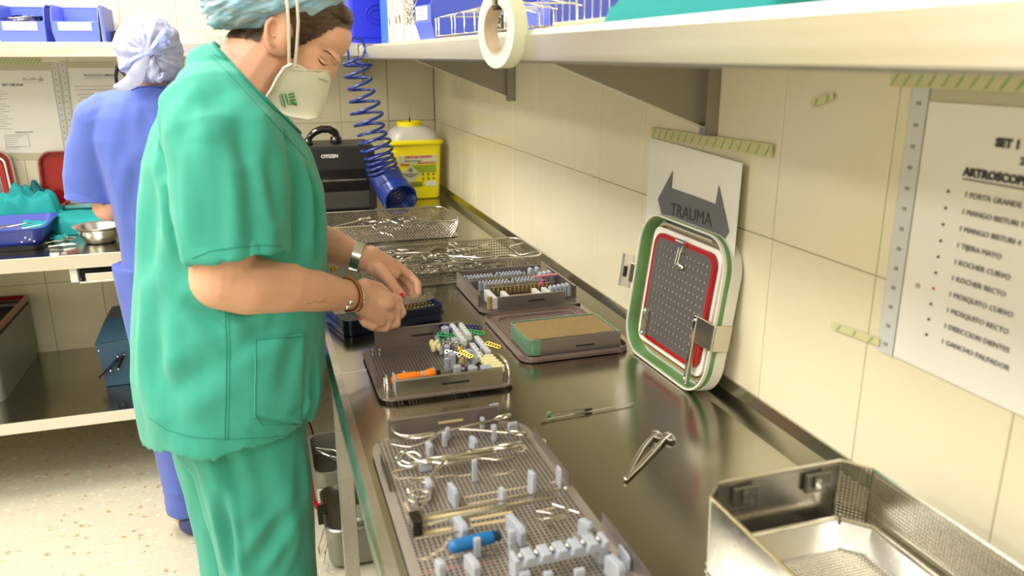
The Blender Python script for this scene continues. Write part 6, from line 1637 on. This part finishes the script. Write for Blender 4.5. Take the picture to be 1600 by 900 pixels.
# thin steel plate in her hands
a = P(518, 487, y=1.50); c = P(676, 463, y=1.60); d = (c-a); L = d.length; xv = d.normalized(); yv = Vector((-.25, 1, .25)); yv = (yv-yv.dot(xv)*xv).normalized(); zv = xv.cross(yv)
pl = bpy.data.objects.new('steel_plate', None); COL.objects.link(pl); pl.matrix_basis = frame(a, xv, yv, zv); tag(pl, 'thin steel plate held in both hands above the navy box', 'plate')
mb = MB(); mb.loft([[(0, -.014, z), (L*.86, -.016, z), (L, -.006, z), (L, .010, z), (L*.9, .018, z), (0, .016, z)] for z in (-.0008, .0008)]); O('sheet', mb, 'steel', pl, bevel=.0003)
mb = MB()
for k in range(6): mb.cyl((L*.84+k*.0045, -.008+.003*k, .0006), (L*.84+k*.0045, -.008+.003*k, .0016), .0013, n=6)
O('stud', mb, 'chrome', pl)

# ---------------------------------------------------------------- PERSON IN BLUE
pbx = thing('person', 'person in blue scrubs and tied blue cap standing with their back to us', 'person', (-.25, 2.47, 0))
YP_ = 2.46
def B(u, v, y=YP_): return P(u, v, y=y)
b = MB(); hc = B(232, 84)
ellip(b, B(233, 80), (.074, .092, .098), None, 26); ellip(b, B(232, 110, YP_+.045), (.056, .06, .075), R('X', -10), 20)
limb(b, [(B(234, 112), .056), (B(236, 150, YP_+.02), .054)])
for s in (-1, 1): ellip(b, B(233+s*42, 106, YP_+.005), (.008, .016, .028), R('Y', s*10), 14)
limb(b, [((-.25, 2.47, 1.26), .085), ((-.25, 2.47, .95), .10)])
ellip(b, (-.25, 2.48, 1.30), (.13, .06, .06))
for s in (-1, 1):
    limb(b, [((-.25+s*.065, 2.47, .90), .07), ((-.26+s*.07, 2.47, .50), .055), ((-.265+s*.06, 2.48, .08), .036)]); limb(b, [((-.265+s*.06, 2.47, .05), .035), ((-.265+s*.06, 2.60, .035), .028)])
# left arm bent forward onto the bowl, right arm mirrored
for s, shx in ((-1, -.405), (1, -.095)):
    e = Vector((shx+s*.020, 2.50, 1.065)); wv = Vector((shx-s*.125, 2.72, 1.00))
    limb(b, [((shx-s*.05, 2.47, 1.30), .05), ((shx-s*.0, 2.485, 1.24), .042), (e, .043), (wv, .027)])
    hd = wv+Vector((-s*.02, .07, -.015)); capsule(b, wv, hd, .022, .020)
    for k in range(4): q = hd+Vector((-s*(k-1.5)*.016, .012, 0)); limb(b, [(q, .0088), (q+Vector((-s*.004, .03, -.010)), .008), (q+Vector((-s*.008, .045, -.032)), .007)], 10)
    limb(b, [(wv+Vector((-s*.02, .03, 0)), .012), (wv+Vector((-s*.045, .06, -.012)), .009), (wv+Vector((-s*.045, .085, -.026)), .008)], 10)
bod2 = remesh('body', b, .004, 4, 'skin', pbx)
# scrub top
tb_ = MB(); CX = -.245
rw = [(.80, .165, .125), (.88, .160, .122), (.98, .155, .118), (1.08, .165, .118), (1.18, .180, .118), (1.26, .192, .114), (1.32, .186, .102), (1.36, .155, .088), (1.39, .105, .075), (1.405, .075, .066)]
rings = [superring(CX, 2.47, z, rx*f, ry*f, 44) for z, rx, ry, f in ((.87, .165, .125, .72), (.83, .165, .125, .88), (.802, .165, .125, .93))]
rings += [superring(CX-.0, 2.47+(1.4-z)*.02, z, rx, ry, 44) for z, rx, ry in rw]
tb_.loft(rings)
def sl2(s):
    shx = CX+s*.172
    sleeve(tb_, [((shx-s*.05, 2.47, 1.345), .056), ((shx-s*.005, 2.475, 1.305), .070), ((shx+s*.022, 2.485, 1.23), .074), ((shx+s*.040, 2.495, 1.15), .076), ((shx+s*.046, 2.50, 1.085), .074)])
sl2(-1); sl2(1)
for s in (-1, 1): capsule(tb_, (CX+s*.05, 2.475, 1.352), (CX+s*.165, 2.475, 1.315), .058, .062)
cb2 = []
for a, c, w_, dep in (((208, 150), (195, 240), .02, .004), ((128, 200), (128, 260), .010, .010), ((132, 260), (165, 330), .012, .008), ((150, 240), (190, 360), .018, .008), ((175, 250), (200, 380), .016, .007), ((185, 400), (215, 480), .02, .006), ((110, 270), (150, 320), .012, .006), ((215, 260), (200, 340), .018, .006), ((230, 150), (225, 220), .016, .005), ((192, 420), (230, 440), .014, .005)):
    cb2.append((tuple(B(*a, y=2.36)), tuple(B(*c, y=2.36)), w_, dep))
def dispb(co, no):
    co = creases(co, no, cb2); a = fbm(co, (9, 9, 4), 31)*.008+fbm(co, (26, 26, 10), 35)*.002; return co+no*a[:, None]
top2 = remesh('scrub_top', tb_, .0055, 5, 'scrub_blue', pbx, dispb)
bt2 = bvh_of(top2)
surf_tube('collar_band', bt2, [(205, 141), (215, 137), (235, 135), (258, 138)], .0035, 'scrub_blue_dark', top2, .0, 10, flat=.7)
pt2 = MB()
for s in (-1, 1):
    rr_ = [(.90, .098), (.75, .095), (.55, .085), (.35, .078), (.2, .072), (.075, .070)]
    rings = [superring(-.25+s*(.085-.03*(0.9-z)), 2.475, z, r_, r_*1.0, 28, 2.1) for z, r_ in rr_]+[superring(-.25+s*.060, 2.475, .075, .064, .064, 28), superring(-.25+s*.06, 2.475, .12, .05, .05, 28)]
    pt2.loft(rings)
pt2.loft([superring(-.25, 2.47, z, rx, ry, 32) for z, rx, ry in ((.76, .09, .09), (.84, .15, .11), (.95, .14, .10))])
remesh('trousers', pt2, .006, 5, 'scrub_blue', pbx, lambda co, no: co+no*(fbm(co, (14, 14, 6), 41)*.010+fbm(co, (10, 10, 45), 44)*.004*np.clip((.35-co[:, 2])/.3, 0, 1))[:, None])
for s in (-1, 1):
    mb = MB(); limb(mb, [((-.25+s*.06, 2.45, .040), .040), ((-.25+s*.06, 2.56, .038), .040), ((-.25+s*.06, 2.62, .032), .031)]); remesh('shoe', mb, .005, 4, 'shoe', pbx)
# hair at the temple and cap
hm = MB(); ellip(hm, B(232, 104, YP_+.006), (.078, .088, .044), None, 20); remesh('hair', hm, .005, 2, 'hair', bod2)
cm = MB(); ellip(cm, B(233, 76), (.086, .105, .094), None, 30); ellip(cm, B(236, 96, YP_-.015), (.084, .088, .060), None, 26)
def dcap(co, no):
    k = np.array(B(232, 84, YP_-.10)); v = co-k; an = np.arctan2(v[:, 2], v[:, 0]); r_ = np.sqrt(v[:, 0]**2+v[:, 2]**2)
    pl2 = np.sin(an*17+3*np.sin(an*3))*.0022*np.clip(r_/.03, 0, 1)*np.clip((YP_+.03-co[:, 1])/.08, 0, 1)
    return co+no*(pl2+fbm(co, (30, 30, 30), 51)*.005+fbm(co, (70, 70, 70), 53)*.002)[:, None]
cap2 = remesh('tied_cap', cm, .004, 3, 'cap_blue', pbx, dcap)
def ribbon(name, pts, widths, m_, par, th=.0016):
    pts = [Vector(p) for p in pts]; pp = smooth_path(pts, 5); n = len(pp); rg = []
    for i, p in enumerate(pp):
        t = (pp[min(i+1, n-1)]-pp[max(i-1, 0)]).normalized(); d = Vector((0, -1, .15)); s_ = t.cross(d).normalized(); nn2 = s_.cross(t)
        f = i/(n-1)*(len(widths)-1); j = min(int(f), len(widths)-2); w2 = widths[j]*(1-(f-j))+widths[j+1]*(f-j); wv = .003*math.sin(i*.9)
        rg.append([p+s_*w2/2+nn2*wv, p+nn2*(th+.004), p-s_*w2/2+nn2*wv*.5, p+nn2*(.002-th)])
    return O(name, MB().loft(rg), m_, par, world=True, smooth=60)
yk = YP_-.105
ribbon('cap_tie', [B(231, 85, yk-.012), B(243, 72, yk-.022), B(254, 58, yk-.012), B(262, 47, yk-.004)], [.012, .020, .024, .022], 'cap_tie', cap2)
ribbon('cap_tie', [B(231, 85, yk-.014), B(245, 75, yk-.020), B(257, 68, yk-.014), B(265, 67, yk-.008)], [.012, .018, .020, .016], 'cap_tie', cap2)
ribbon('cap_tie', [B(230, 86, yk-.014), B(219, 105, yk-.018), B(210, 122, yk-.014), B(195, 133, yk-.008), B(178, 137, yk-.004)], [.014, .034, .042, .030, .014], 'cap_blue', cap2)
ribbon('cap_tie', [B(231, 86, yk-.014), B(214, 92, yk-.014), B(198, 103, yk+.01), B(190, 108, yk+.03)], [.012, .018, .014, .012], 'cap_tie', cap2)
kn = MB(); ellip(kn, B(231, 85, yk-.010), (.011, .009, .009)); remesh('knot', kn, .002, 2, 'cap_tie', cap2)
tl = MB(); ellip(tl, B(236, 107, yk-.004), (.021, .014, .034), R('Y', -6), 20); ellip(tl, B(245, 121, yk-.004), (.018, .010, .012), None, 16)
remesh('gathered_tail', tl, .003, 2, 'cap_blue', cap2, lambda co, no: co+no*(fbm(co, (90, 60, 40), 61)*.007)[:, None])
ribbon('cap_tie', [B(247, 124, yk-.018), B(254, 122, yk-.018), B(255, 114, yk-.014)], [.010, .012, .010], 'cap_tie', cap2)
mb = MB().tube([B(184, 103, YP_-.02), B(181, 118, YP_-.0), B(183, 136, YP_+.01)], [.006, .005, .004], 6); O('dark_strap', mb, 'black_plastic', pbx, world=True, smooth=60)
